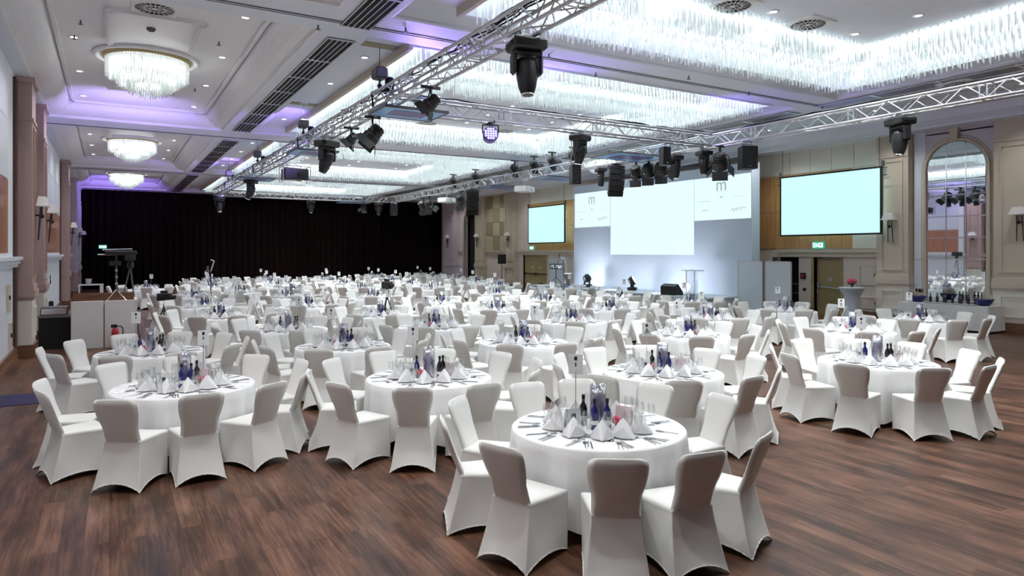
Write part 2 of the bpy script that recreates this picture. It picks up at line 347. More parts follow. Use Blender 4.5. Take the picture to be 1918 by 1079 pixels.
# upper beige cladding with joints, and veneer around the screens
def cladding(y0, y1, z0, z1, n, m, d=.03, rows=1, nm='wall_right_cladding'):
    b = MB(); w_ = (y1 - y0) / n; h_ = (z1 - z0) / rows
    for i in range(n):
        for k in range(rows): b.box(XR - d, XR, y0 + i * w_ + .008, y0 + (i + 1) * w_ - .008, z0 + k * h_ + .008, z0 + (k + 1) * h_ - .008)
    struct(nm, b, m)
cladding(13.4, 18.6, 5.26, 6.34, 6, M['beige']); cladding(14.35, 18.6, 2.42, 5.24, 4, M['wood'], rows=2, nm='wall_right_veneer')
cladding(13.4, 14.34, 2.42, 5.24, 1, M['beige'])
cladding(28.9, 35.6, 5.26, 6.34, 6, M['beige']); cladding(28.9, 35.6, 2.42, 5.24, 4, M['wood'], rows=2, nm='wall_right_veneer'); cladding(35.62, 36.9, 2.42, 5.24, 1, M['beige'], rows=2)
cladding(18.62, 28.88, 2.42, 6.34, 5, M['beige'])
bA, bB = MB(), MB()
for i in range(3):
    for k in range(4):
        y0 = 38.35 + i * .92; z0 = 2.45 + k * .93
        (bA if (i + k) % 2 else bB).box(XR - .05, XR, y0, y0 + .9, z0, z0 + .91)
struct('wall_right_checker', bA, M['olive_a']); struct('wall_right_checker', bB, M['olive_b'])
pilaster(XR, -1, 12.2, 13.35, .3, M['stone'], M['cream'], 6.35)
pilaster(XR, -1, 8.4, 9.85, .3, M['stone'], M['cream'], 6.42)
pilaster(XR, -1, 36.95, 38.3, .3, M['stone'], M['stone'], 6.35)
pilaster(XR, -1, 41.1, 42.4, .3, M['stone'], M['stone'], 6.35)
pilaster(XR, -1, 45.3, 47.3, .45, M['mauve'], M['mauve'], 6.1)
b = MB()      # arched surround of the dark opening
for i in range(9):
    a0, a1 = PI * i / 9, PI * (i + 1) / 9
    p = [Vector((XR - .06, 43.52 + 1.08 * math.cos(a), 4.3 + 1.08 * math.sin(a))) for a in (a0, a1)]; b.tube(p[0], p[1], .07, 6)
b.tube((XR - .06, 42.44, 0), (XR - .06, 42.44, 4.3), .07).tube((XR - .06, 44.6, 0), (XR - .06, 44.6, 4.3), .07)
struct('trim_9', b, M['mauve'])
# mirror bay
struct('wall_right_mirror_bay', MB().box(XR - .04, XR, 11.85, 12.2, .3, 2.05).box(XR - .04, XR, 11.85, 12.2, 2.07, 6.3), M['lilac'])
struct('wall_right_mirror_bay', MB().box(XR - .03, XR, 9.85, 11.83, .26, 6.35), M['mauve'])
MY, MR = 10.95, .84
b = MB()
pts = [Vector((XR - .05, MY + MR + .07, .76))] + [Vector((XR - .05, MY + (MR + .07) * math.cos(PI * i / 16), 4.85 + (MR + .07) * math.sin(PI * i / 16))) for i in range(17)] + [Vector((XR - .05, MY - MR - .07, .76))]
b.path(pts, .06, 8)
pts2 = [Vector((p.x + .03, MY + (p.y - MY) * 1.12, p.z if p.z < 4.85 else 4.85 + (p.z - 4.85) * 1.12)) for p in pts]
b.path(pts2, .03, 6)
b.box(XR - .03, XR - .01, MY - 1.05, MY + 1.05, 5.98, 6.02)
b.loft([[Vector((XR - .18, MY - .09, 5.75)), Vector((XR - .02, MY - .09, 5.75)), Vector((XR - .02, MY + .09, 5.75)), Vector((XR - .18, MY + .09, 5.75))], [Vector((XR - .22, MY - .17, 6.3)), Vector((XR - .02, MY - .17, 6.3)), Vector((XR - .02, MY + .17, 6.3)), Vector((XR - .22, MY + .17, 6.3))]])
struct('trim_10', b, M['stone'])
mir = thing('wall_mirror', 'tall arched wall mirror of square tiles behind the buffet table', 'mirror', (XR, MY, .76))
colw = 2 * MR / 3; zs = [0, .66, 1.32, 1.98, 2.64, 3.3, 4.09]
for i in range(3):
    for k in range(6):
        t = MB(); y0 = -MR + i * colw
        t.cbox(-.05, -.03, y0 + .012, y0 + colw - .012, zs[k] + .012, zs[k + 1] - .012, .01); t.build('mirror_tile', M['mirror'], mir)
for i in range(3):   # arched top tiles
    y0 = -MR + i * colw; n = 10; top = []
    for j in range(n + 1):
        y = y0 + .012 + (colw - .024) * j / n; top.append((y, 4.09 + math.sqrt(max(0, MR * MR - y * y))))
    fr = [Vector((-.05, y, z)) for y, z in top] + [Vector((-.05, y0 + colw - .012, 4.1)), Vector((-.05, y0 + .012, 4.1))]
    MB().loft([[p + Vector((.02, 0, 0)) for p in fr], fr]).build('mirror_tile', M['mirror'], mir)
t = MB()
for i in (1, 2): t.box(-.056, -.045, -MR + i * colw - .012, -MR + i * colw + .012, 0, 4.85)
for k in range(1, 7): t.box(-.056, -.045, -MR, MR, zs[k] - .012, zs[k] + .012)
t.build('joint_strip', M['chrome'], mir)
# doors, hatches, boxes on the right wall
d = thing('door_1', 'ochre fire exit door with push bar right of dark doorway', 'door', (XR + .15, 15.3, 0)); d['kind'] = 'structure'
t = MB().box(0, .06, -.5, .5, 0, 2.06); panel_frame(t, 0, -1, -.5, .5, 0, 2.06, .03, .01); t.build('door_leaf', M['gold_door'], d)
MB().tube((-.09, -.44, .98), (-.09, .42, 1.02), .022, 8).box(-.1, 0, -.47, -.4, .93, 1.05).box(-.1, 0, .38, .45, .95, 1.15).build('push_bar', M['silver'], d)
MB().lathe([(.07, 0), (.07, .012)], 16, m=Matrix.Translation((-.002, .0, 1.3)) @ Matrix.Rotation(R(-90), 4, 'Y')).build('round_sign', M['paper'], d)
MB().box(-.02, -.014, -.008, .008, 1.26, 1.34).box(-.02, -.014, -.03, .03, 1.285, 1.3).build('round_sign_mark', M['blackm'], d)
struct('trim_11', MB().box(XR - .04, XR + .16, 14.7, 14.78, 0, 2.18).box(XR - .04, XR + .16, 15.85, 15.95, 0, 2.18).box(XR - .04, XR + .16, 14.78, 15.85, 2.1, 2.18), M['gold_door'])
d = thing('door_2', 'pair of ochre double doors left of the white door panel', 'door', (XR + .1, 34.95, 0)); d['kind'] = 'structure'
for s in (-1, 1):
    a, c = sorted((s * .008, s * 1.34)); MB().box(0, .06, a, c, 0, 2.1).build('door_leaf', M['gold_door'], d)
    a, c = sorted((s * .06, s * 1.28)); MB().box(-.07, -.03, a, c, .92, .99).box(-.07, 0, a, a + .05, .9, 1.02).box(-.07, 0, c - .05, c, .9, 1.02).build('push_bar', M['brown'], d)
    MB().lathe([(.06, 0), (.06, .01)], 12, m=Matrix.Translation((0, s * .45, 1.35)) @ Matrix.Rotation(R(-90), 4, 'Y')).build('round_sign', M['paper'], d)
struct('trim_12', MB().box(XR - .05, XR + .1, 36.3, 36.42, 0, 2.12).box(XR - .05, XR + .1, 33.48, 33.6, 0, 2.12), M['stone'])
d = thing('flat_door_panel', 'pale grey upright door panel beside the ochre double doors', 'panel', (XR - .02, 32.6, 0))
MB().cbox(-.08, -.01, -.72, .72, 0, 1.9, .01).build('panel', M['stagetop'], d); t = MB(); panel_frame(t, -.08, -1, -.72, .72, 0, 1.9, .03, .012); t.build('edge_frame', M['lilac'], d)
for nm, y, z0, z1, lb in (('upper', 13.76, 1.15, 1.84, 'square beige wall hatch above the smaller one by the pilaster'), ('lower', 13.76, .35, .75, 'small low beige wall hatch behind the cocktail table')):
    d = thing('wall_hatch', lb, 'hatch', (XR, y, z0)); h_ = z1 - z0
    MB().box(-.03, 0, -.3, .3, 0, h_).build('hatch_door', M['beige'], d); t = MB(); panel_frame(t, -.03, -1, -.3, .3, 0, h_, .035, .02); t.build('frame', M['stone'], d)
    MB().cbox(-.06, -.03, -.26, -.23, h_ * .45, h_ * .62, .005).build('lock', M['brown'], d)
for y, z0, lb in ((16.3, 1.3, 'red-framed fire call box beside the exit door'),):
    d = thing('fire_call_box', lb, 'alarm', (XR, y, z0)); MB().cbox(-.06, 0, -.11, .11, 0, .22, .01).build('box', M['brown'], d); MB().cbox(-.07, -.05, -.06, .06, .05, .17, .005).build('button', M['red'], d)
tag(MB().cbox(-.03, 0, -.06, .06, 0, .1, .005).build('light_switch', M['blackm'], None, loc=(XR, 16.25, .85)), 'small black switch below the fire call box', 'switch')
for i, y in enumerate((11.92, 12.02, 12.12)):
    tag(MB().cbox(-.03, 0, -.035, .035, 0, .12, .005).build('light_switch', M['blackm'], None, loc=(XR - .04, y, 1.0)), 'black switch in strip left of mirror, %s from mirror' % ORD[i + 1], 'switch', 'switches left of the mirror')
def exit_sign(loc, lb, sz=1, flip=1, rz=0):
    d = thing('exit_sign', lb, 'sign', loc, rz)
    MB().cbox(-.08, 0, -.24 * sz, .24 * sz, 0, .26 * sz, .01).build('sign_box', M['green_sign'], d)
    t = MB().box(-.086, -.079, -.2 * sz, -.02 * sz, .05 * sz, .21 * sz).box(-.086, -.079, .1 * sz, .2 * sz, .05 * sz, .21 * sz); t.build('white_field', M['sign_white'], d)
    # running figure and arrow
    t = MB().box(-.09, -.086, -.13 * sz, -.09 * sz, .1 * sz, .19 * sz).box(-.09, -.086, -.17 * sz, -.05 * sz, .13 * sz, .15 * sz).box(-.09, -.086, .13 * sz, .17 * sz, .07 * sz, .19 * sz); t.build('pictogram', M['green_sign'], d)
    MB().box(-.09, -.079, .02 * sz, .06 * sz, .1 * sz, .2 * sz).add([(-.09, -.01 * sz, .11 * sz), (-.09, .09 * sz, .11 * sz), (-.09, .04 * sz, .05 * sz)], [(0, 1, 2)]).build('arrow', M['sign_white'], d)
exit_sign((XR - .03, 15.62, 2.42), 'green and white exit sign under the right projection screen')
exit_sign((XR - .03, 35.2, 2.42), 'exit sign under the small projection screen by double doors')
exit_sign((-.35, 48.44, 2.5), 'small exit sign at left end of the black curtain', .9, rz=R(90))
# left wall hatches
for y, z0, h_, lb in ((16.7, 1.1, .55, 'upper grey service hatch on the pale left wall'), (17.0, .32, .55, 'lower beige service hatch on the pale left wall')):
    d = thing('wall_hatch', lb, 'hatch', (XL, y, z0)); MB().box(0, .03, -.16, .16, 0, h_).build('hatch_door', M['beige'], d)
    t = MB(); panel_frame(t, .03, 1, -.16, .16, 0, h_, .03, .015); t.build('frame', M['stone'], d); MB().cbox(.03, .06, -.02, .02, h_ * .45, h_ * .6, .004).build('lock', M['blackm'], d)
for y, lb in ((25.0, 'upper'),):
    tag(MB().box(0, .02, -.05, .05, 0, .3).box(0, .03, -.05, .05, .05, .12).build('light_switch', M['blackm'], None, loc=(XL + .0, 28, 1.2)), 'black switch plate on left wall between the pilasters', 'switch')
# back wall and curtain
struct('wall_back', MB().box(-3, 25, YB, YB + .2, 0, 7), M['dark'])
cur = MB(); n = 760; x0, x1 = -1.55, 22.4
rows = [6.12, 4.5, 3, 1.5, .03]; rr = []
for z in rows:
    ring = []
    for i in range(n + 1):
        x = x0 + (x1 - x0) * i / n
        y = 48.5 + .09 * math.sin(x * 15.2 + .8 * math.sin(x * 1.3)) + .035 * math.sin(x * 31 + 2 + z * .2)
        ring.append(Vector((x, y, z)))
    rr.append(ring)
cur.loft(rr, False, False, False)
tag(cur.build('stage_curtain', M['curtain'], None, True), 'floor to ceiling black pleated curtain across the far wall', 'curtain')

# ------------------------------------------------------------------ crystal ceilings
def rod(b, x, y, z0, z1, r=.010):
    b.add([(x - r, y - r, z1), (x + r, y - r, z1), (x + r, y + r, z1), (x - r, y + r, z1), (x - r, y - r, z0 + .03), (x + r, y - r, z0 + .03), (x + r, y + r, z0 + .03), (x - r, y + r, z0 + .03), (x, y, z0)],
          [(0, 4, 5, 1), (1, 5, 6, 2), (2, 6, 7, 3), (3, 7, 4, 0), (4, 8, 5), (5, 8, 6), (6, 8, 7), (7, 8, 4)])
BN = ['near', 'second', 'third', 'farthest']
for bi, (y0, y1) in enumerate(BAYS):
    X0, X1, Y0, Y1 = 5.2, 15.0, y0 + .55, y1 - .55
    root = thing('crystal_ceiling_light', 'rectangular ring of hanging crystal rods in the %s middle ceiling coffer' % BN[bi], 'chandelier', ((X0 + X1) / 2, (Y0 + Y1) / 2, 6.55), 0, 'crystal ceiling lights')
    ox, oy = -(X0 + X1) / 2, -(Y0 + Y1) / 2
    def rect_path(ins):
        return X0 + ins, X1 - ins, Y0 + ins, Y1 - ins
    for tier, ins0 in enumerate((0, 1.1)):
        b = MB(); bl = MB()
        for rwi in range(8):
            ins = ins0 + rwi * .09; a0, a1, c0, c1 = rect_path(ins); st = .115
            pts = []
            nx = int((a1 - a0) / st); ny = int((c1 - c0) / st)
            for i in range(nx): x = a0 + i * st; pts += [(x, c0, x), (x, c1, x)]
            for i in range(ny): y = c0 + i * st; pts += [(a0, y, y), (a1, y, y)]
            for x, y, p in pts:
                saw = abs(((p / .46) % 1) - .5) * 2
                zb = 6.0 + .07 * saw + rwi * .012 + random.uniform(-.01, .01)
                rod(b, x + random.uniform(-.02, .02) + ox, y + random.uniform(-.02, .02) + oy, zb - 6.55, 0)
        b.build('crystal_rods', M['crystal'], root)['kind'] = 'stuff'
        if tier == 1 and bi > 0:
            b3 = MB(); a0, a1, c0, c1 = rect_path(2.0)
            for rwi in range(9):
                for i in range(int((a1 - a0) / .115)):
                    x = a0 + i * .115; saw = abs(((x / .46) % 1) - .5) * 2
                    rod(b3, x + random.uniform(-.02, .02) + ox, c0 + rwi * .1 + random.uniform(-.02, .02) + oy, 6.0 + .07 * saw + rwi * .008 - 6.55, 0)
            b3.build('crystal_rods', M['crystal'], root)['kind'] = 'stuff'
            MB().box(a0 + ox, a1 + ox, c0 + .3 + oy, c0 + .46 + oy, -.03, -.012).build('lamp_row', M['lampstrip'], root)
        # lamp row above the inner edge of the tier
        for nm, m, wd, off in (('lamp_row', M['lampstrip'], .16, .22),):
            a0, a1, c0, c1 = rect_path(ins0 + off); s_ = MB()
            z0, z1 = -.03, -.012
            s_.box(a0 + ox, a1 + ox, c0 + oy, c0 + wd + oy, z0, z1).box(a0 + ox, a1 + ox, c1 - wd + oy, c1 + oy, z0, z1).box(a0 + ox, a0 + wd + ox, c0 + wd + oy, c1 - wd + oy, z0, z1).box(a1 - wd + ox, a1 + ox, c0 + wd + oy, c1 - wd + oy, z0, z1)
            s_.build(nm, m, root)
        a0, a1, c0, c1 = rect_path(ins0 - .12); sk = MB()
        for i in range(int((a1 - a0) / .46)):
            for y in (c0, c1): sk.tube((a0 + i * .46 + ox, y + oy, 0), (a0 + i * .46 + ox, y + oy, -.1), .012, 5); bl.ball((a0 + i * .46 + ox, y + oy, -.15), .032, 6, 1.3)
        for i in range(int((c1 - c0) / .46)):
            for x in (a0, a1): sk.tube((x + ox, c0 + i * .46 + oy, 0), (x + ox, c0 + i * .46 + oy, -.1), .012, 5); bl.ball((x + ox, c0 + i * .46 + oy, -.15), .032, 6, 1.3)
        bl.build('candle_bulbs', M['bulb'], root)['kind'] = 'stuff'
        sk.build('bulb_sockets', M['gold_door'], root)['kind'] = 'stuff'
# round chandeliers
def chandelier(loc, label):
    root = thing('round_chandelier', label, 'chandelier', loc, 0, 'round crystal chandeliers')
    MB().lathe([(.86, 0), (1.02, 0), (1.02, -.05), (.98, -.08), (.92, -.05), (.9, -.02), (.86, -.02)], 48, cap0=False, cap1=False).build('ceiling_ring', M['ceilw'], root, True)
    MB().lathe([(.86, -.02), (.84, -.10), (.8, -.1)], 40, cap0=False, cap1=False).build('brass_band', M['gold_door'], root, True)
    for nm, r0, r1, za, zb in (('outer_rods', .62, .8, -.06, -.50), ('middle_rods', .38, .6, -.06, -.66), ('inner_rods', .05, .36, -.06, -.82)):
        b = MB(); r = r1
        while r >= r0:
            n = max(8, int(2 * PI * r / .05))
            for k in range(n):
                a = 2 * PI * k / n; f = (r1 - r) / (r1 - r0 + .01)
                rod(b, r * math.cos(a), r * math.sin(a), zb - .1 * f + random.uniform(-.015, .015) + (.05 if k % 2 else 0), za, .009)
            r -= .065
        b.build(nm, M['crystal'], root)['kind'] = 'stuff'
    lm = MB()
    for r_, n_, z_ in ((.7, 26, -.2), (.71, 26, -.34), (.49, 18, -.32), (.49, 18, -.5), (.22, 10, -.4), (.22, 10, -.62)):
        for k in range(n_): lm.ball((r_ * math.cos(2 * PI * k / n_ + z_), r_ * math.sin(2 * PI * k / n_ + z_), z_), .03, 6)
    lm.build('bulbs', M['chbulb'], root, True)
    return root
M['chbulb'] = mat('chandelier_bulb', (1, 1, 1), .4, emit=(1, 1, .98), es=26)
ch = chandelier((.72, 16.7, 6.52), 'large round crystal chandelier nearest on the left aisle ceiling')
dup(ch, (.75, 29.2, 6.52), label='round crystal chandelier second in line on left aisle ceiling')
dup(ch, (.8, 41.6, 6.52), label='round crystal chandelier farthest in line on left aisle ceiling')
dup(ch, (.72, 3.8, 6.52), label='unseen round crystal chandelier above the camera on left aisle ceiling').location  # out of view, put in to light the front tables
dup(ch, (19.2, 24.6, 6.75), label='round crystal chandelier over the stage beyond the right truss')

# ------------------------------------------------------------------ ceiling fittings
def grille(loc, lb, L_=1.5):
    g = thing('air_grille', lb, 'vent', loc, 0, 'long slotted ceiling grilles')
    MB().box(-.25, .25, -L_ / 2, L_ / 2, -.012, 0).build('backing', M['dark'], g)
    s = MB()
    for k in range(6): s.box(-.25 + k * .096, -.23 + k * .096, -L_ / 2, L_ / 2, -.03, -.012)
    s.box(-.26, .26, -L_ / 2 - .02, -L_ / 2 + .02, -.03, -.012).box(-.26, .26, L_ / 2 - .02, L_ / 2 + .02, -.03, -.012)
    s.build('slats', M['alu'], g); return g
g0 = None
for side, X in (('left', 3.56), ('right', 16.02)):
    for bi, (y0, y1) in enumerate(BAYS):
        n = 7; L_ = 1.5; ys = (y0 + y1) / 2
        for k in range(n):
            y = ys + (k - 3) * 1.53
            if (side == 'right' and y < 5.0) or (side == 'left' and y < 8): continue
            lb = '%s slotted air grille of %s coffer on the %s ceiling beam' % (ORD[k + 1], BN[bi], side)
            if g0 is None: g0 = grille((X, y, ZC), lb)
            else: dup(g0, (X, y, ZC), label=lb)
def diffuser(loc, lb):
    g = thing('swirl_diffuser', lb, 'vent', loc, 0, 'square swirl air diffusers')
    MB().cbox(-.36, .36, -.36, .36, -.03, 0, .008).build('plate', M['ceilw'], g)
    MB().lathe([(.31, -.036), (.31, -.03)], 32).build('dark_core', M['dark'], g)
    s = MB()
    for k in range(20):
        a = 2 * PI * k / 20; s.box(.06 if k % 2 else .16, .31, -.006, .006, -.044, -.036, Matrix.Rotation(a, 4, 'Z'))
    s.lathe([(.15, -.043), (.17, -.043), (.17, -.036), (.15, -.036)], 32, cap0=False, cap1=False).lathe([(.305, -.043), (.325, -.043), (.325, -.03), (.305, -.03)], 32, cap0=False, cap1=False).lathe([(.05, -.045), (.05, -.036)], 12)
    s.build('vanes', M['ceilw'], g); return g
def ray(px, py, z):
    th = R(30.7); dd = 1270 * (z - 2.3) / (472 - py); l = (px - 959) / 1270 * dd
    return dd * math.sin(th) + l * math.cos(th), dd * math.cos(th) - l * math.sin(th)
df = None
for (px, py, z, lb) in ((290, 13, 6.52, 'square swirl diffuser in front of the nearest round chandelier'), (1372, 8, 6.56, 'square swirl diffuser nearest the camera on the near crystal panel'), (1513, 43, 6.56, 'square swirl diffuser near the crystal corner of the near panel'),
                        (800, 229, 6.56, 'square swirl diffuser above the truss corner on second panel'), (945, 244, 6.56, 'square swirl diffuser behind the violet lamp on second panel'), (1797, 155, 6.1, 'round-slotted diffuser on the right ceiling beam')):
    x, y = ray(px, py, z)
    df = diffuser((x, y, z), lb) if df is None else dup(df, (x, y, z), label=lb)
dl = None; cnt = {}
def downlight(x, y, z, lb, p=150):
    p *= 1.1
    global dl
    spot('downlight_beam', (x, y, z - .03), (x, y, 0), p, (.97, .985, 1), 120, .7, .12)
    if dl is None:
        dl = thing('downlight', lb, 'ceiling light', (x, y, z), 0, 'small recessed downlights')
        MB().lathe([(.06, -.004), (.1, -.004), (.1, -.018), (.07, -.022), (.06, -.012)], 20, cap0=False, cap1=False).build('ring', M['ceilw'], dl, True)
        MB().lathe([(.062, -.012), (.062, -.004)], 16).build('lamp', M['perf'], dl)
    else: dup(dl, (x, y, z), label=lb)
for k in range(3):  # unseen downlights added as front light for the near tables
    for s, nm in ((-1, 'left'), (1, 'right')): downlight(.75 + s * 1.35, 3.2 + k * 2.7, 6.52, '%s added recessed downlight on %s of the chandelier overhead the camera' % (ORD[k + 1], nm), 190)
for bi, (y0, y1) in enumerate(BAYS[1:3]):
    for k in range(4):
        for s, nm in ((-1, 'left'), (1, 'right')):
            downlight(.75 + s * 1.35, y0 + 1.3 + k * 2.9, 6.52, '%s recessed downlight on %s of %s round chandelier' % (ORD[k + 1], nm, ('nearest', 'second')[bi]), 100)
for bi, (y0, y1) in enumerate(BAYS[1:3]):
    for k in range(4): downlight(4.5, y0 + 1.9 + k * 2.5, 6.3, '%s downlight on ceiling shelf left of %s crystal ring' % (ORD[k + 1], BN[bi + 1]), 40)
for i, (px, py) in enumerate(()):
    x, y = ray(px, py, 6.56); downlight(x, y, 6.56, ('downlight right of diffusers on the near crystal panel', 'downlight at top edge of the near crystal panel', 'downlight between the two diffusers of the second panel', 'downlight right of the diffusers on the second panel')[i])
for bi, (y0, y1) in enumerate(BAYS):  # panels hold a few downlights; the full grid is added for room light
    k = 0
    for i in range(3):
        for j in range(4):
            x = 7.7 + i * 2.4; y = y0 + (y1 - y0) * (.34 + .13 * j)
            k += 1; downlight(x, y, 6.56, '%s recessed downlight of the added grid in the %s crystal ring panel' % (ORD[k], BN[bi]), 170)
for k, y in enumerate((4.5, 8.5, 12.5, 16.5, 30.5, 35, 39.5, 44)): downlight(20.7, y, 6.75, '%s added downlight along the right aisle ceiling from the camera' % ORD[k + 1], 150)  # added row, none visible there, brightens the right wall
sd = None
for (px, py, z, lb) in ((283, 53, 6.52, 'small dark smoke detector in front of the nearest round chandelier'), (1125 / 3 + 0, 60, 6.52, None),):
    if lb is None: continue
    x, y = ray(px, py, z)
    sd = thing('smoke_detector', lb, 'detector', (x, y, z)); MB().lathe([(.08, 0), (.08, -.03), (.05, -.06), (.02, -.06)], 16).build('housing', M['grey'], sd, True); MB().lathe([(.03, -.075), (.03, -.06)], 10).build('sensor', M['red'], sd)
sp0 = None
for i, (px, py, z) in enumerate(((596, 47, 6.1), (760, 52, 6.1), (1290, 142, 6.1), (1116, 136, 6.1), (1028, 101, 6.1), (1403, 172, 6.1), (1540, 198, 6.1), (139, 66, 6.5), (151, 38, 6.5), (410, 78, 6.5), (365, 165, 6.5))):
    x, y = ray(px, py, z); lb = '%s small brass sprinkler head along the ceiling, from left' % ORD[i + 1]
    lb = ('small sprinkler head on ceiling beam, %s of the row' % ORD[i + 1]) if i < 7 else 'small sprinkler head near the nearest round chandelier, %s clockwise' % ORD[i - 6]
    if sp0 is None:
        sp0 = thing('sprinkler_head', lb, 'sprinkler', (x, y, z), 0, 'ceiling sprinklers'); MB().tube((0, 0, 0), (0, 0, -.06), .014, 8).build('stem', M['grey'], sp0); MB().lathe([(.04, -.075), (.04, -.068), (.012, -.06)], 10).build('deflector', M['grey'], sp0)
    else: dup(sp0, (x, y, z), label=lb)

# ------------------------------------------------------------------ trusses
TZ = 5.2; TH = .145
def truss(name, p, q, label):
    p = Vector(p); q = Vector(q); L_ = (q - p).length; d = (q - p).normalized(); u = Vector((0, 0, 1)); v = d.cross(u)
    root = thing('lighting_truss', label, 'truss', p, 0, 'square aluminium lighting trusses')
    cs = [(TH, TH), (TH, -TH), (-TH, -TH), (-TH, TH)]
    O = Vector((0, 0, 0)); e = d * L_
    for a, c in cs: MB().tube(v * a + u * c, e + v * a + u * c, .026, 8).build('chord', M['alu'], root, True)
    b = MB(); n = int(L_ / .36); st = L_ / n
    for fi in range(4):
        A = v * cs[fi][0] + u * cs[fi][1]; B = v * cs[(fi + 1) % 4][0] + u * cs[(fi + 1) % 4][1]
        for k in range(n):
            s0, s1 = d * (k * st), d * ((k + 1) * st)
            if k % 2: b.tube(A + s0, B + s1, .011, 5)
            else: b.tube(B + s0, A + s1, .011, 5)
            if k % 7 == 0: b.tube(A + s0, B + s0, .013, 5); b.tube(A + s0 + d * .12, B + s0 + d * .12, .013, 5)
    b.build('bracing', M['alu'], root); return root
XT0, XT1, YT0, YT1 = 4.5, 13.6, 12.6, 36.0
truss('t', (XT0, -1.5, TZ), (XT0, YT1, TZ), 'long truss running from overhead along left of the tables to the far corner')
truss('t', (XT1, -1.5, TZ), (XT1, YT1, TZ), 'long right-hand truss in front of the stage')
truss('t', (XT0 + .2, YT0, TZ), (XT1 - .2, YT0, TZ), 'short cross truss with the violet lamp, between both long trusses')
truss('t', (XT0 + .2, YT1, TZ), (XT1 - .2, YT1, TZ), 'far cross truss in front of the black curtain')
# cable bundles lying along the trusses
def cables(X, ya, yb, lb, along='y', seed=0):
    rnd = random.Random(seed); b = MB()
    for c in range(4):
        pts = []; n = int(abs(yb - ya) / .35)
        for k in range(n + 1):
            t = ya + (yb - ya) * k / n; o = rnd.uniform(-.05, .05) + (c - 1.5) * .05; z = TZ + TH + .045 + rnd.uniform(0, .03)
            pts.append((X + o, t, z) if along == 'y' else (t, X + o, z))
        b.path(pts, .012, 5)
    tag(b.build('cable_bundle', M['blackm']), lb, 'cable', 'cables along the trusses')
cables(XT0, 2, 35.5, 'bundle of black cables lying on the long left truss', 'y', 1)
cables(XT1, 4, 35.5, 'bundle of black cables lying on the long right truss', 'y', 2)
cables(YT0, 5, 13.2, 'bundle of black cables lying on the short cross truss', 'x', 3)
hz = None
for i, y in enumerate((12.6, 18.6, 25.2, 32.0)):
    lb = 'chain hoist on the left truss, %s from the camera' % ORD[i + 1]
    if hz is None:
        hz = thing('chain_hoist', lb, 'hoist', (XT0, y, TZ + TH), 0, 'chain hoists holding the left truss')
        MB().cbox(-.12, .12, -.16, .16, .3, .52, .03).build('motor', M['grey'], hz); MB().cbox(.13, .27, -.09, .09, .06, .36, .03).build('chain_bag', M['blackm'], hz)
        MB().tube((0, 0, .02), (0, 0, .3), .02, 6).ball((0, 0, .17), .05, 8).build('hook', M['black'], hz)
        MB().tube((0, 0, .5), (0, 0, 6.3 - TZ - TH), .008, 5).build('chain', M['grey'], hz)
        MB().box(-.35, .35, -.14, .14, 6.285 - TZ - TH, 6.3 - TZ - TH).build('ceiling_plate', M['olive_a'], hz)
        MB().path([(-.14, -.05, -.29), (-.16, 0, .02), (0, 0, .1), (.16, 0, .02), (.14, .05, -.29)], .02, 6).build('sling', M['blackm'], hz)
    else: dup(hz, (XT0, y, TZ + TH), label=lb)

# ---- lanterns (origin at the clamp on the truss underside, hanging down)
ZH = TZ - TH - .026
def bar(b, loc, rz):      # cross bar that reaches both lower chords
    on_x = abs(loc[1] - YT0) < .8 and 5 < loc[0] < 13 or abs(loc[1] - YT1) < .3 and 5 < loc[0] < 13
    return b.box(-.17, .17, -.018, .018, -.015, .035, Matrix.Rotation((PI / 2 if on_x else 0) - rz, 4, 'Z'))
def moving_head(loc, lb, rz=0, s=1, tilt=0):
    r = thing('moving_head_lamp', lb, 'stage light', loc, rz, 'moving head lamps on the trusses')
    bar(MB(), loc, rz).box(-.06 * s, .06 * s, -.03, .03, -.06 * s, .02).build('clamp', M['alu'], r)
    MB().cbox(-.24 * s, .24 * s, -.2 * s, .2 * s, -.2 * s, -.05 * s, .03 * s).box(-.26 * s, .26 * s, -.12 * s, .12 * s, -.14 * s, -.1 * s).build('base', M['black'], r)
    y_ = MB()
    for k in (-1, 1):
        a, c = sorted((k * .15 * s, k * .215 * s)); y_.cbox(a, c, -.09 * s, .09 * s, -.52 * s, -.24 * s, .03 * s)
    y_.cbox(-.2 * s, .2 * s, -.1 * s, .1 * s, -.27 * s, -.2 * s, .02 * s); y_.build('yoke', M['black'], r)
    mt = Matrix.Translation((0, 0, -.45 * s)) @ Matrix.Rotation(tilt, 4, 'X') @ Matrix.Diagonal((s, s, s, 1))
    MB().lathe([(.05, .16), (.13, .14), (.145, .05), (.145, -.1), (.12, -.24), (.09, -.33), (.085, -.34)], 20, m=mt).build('lamp_head', M['black'], r, True)
    MB().lathe([(.09, -.335), (.095, -.35), (.08, -.35), (.07, -.335)], 20, m=mt, cap0=False, cap1=False).build('lens_rim', M['chrome'], r)
    return r
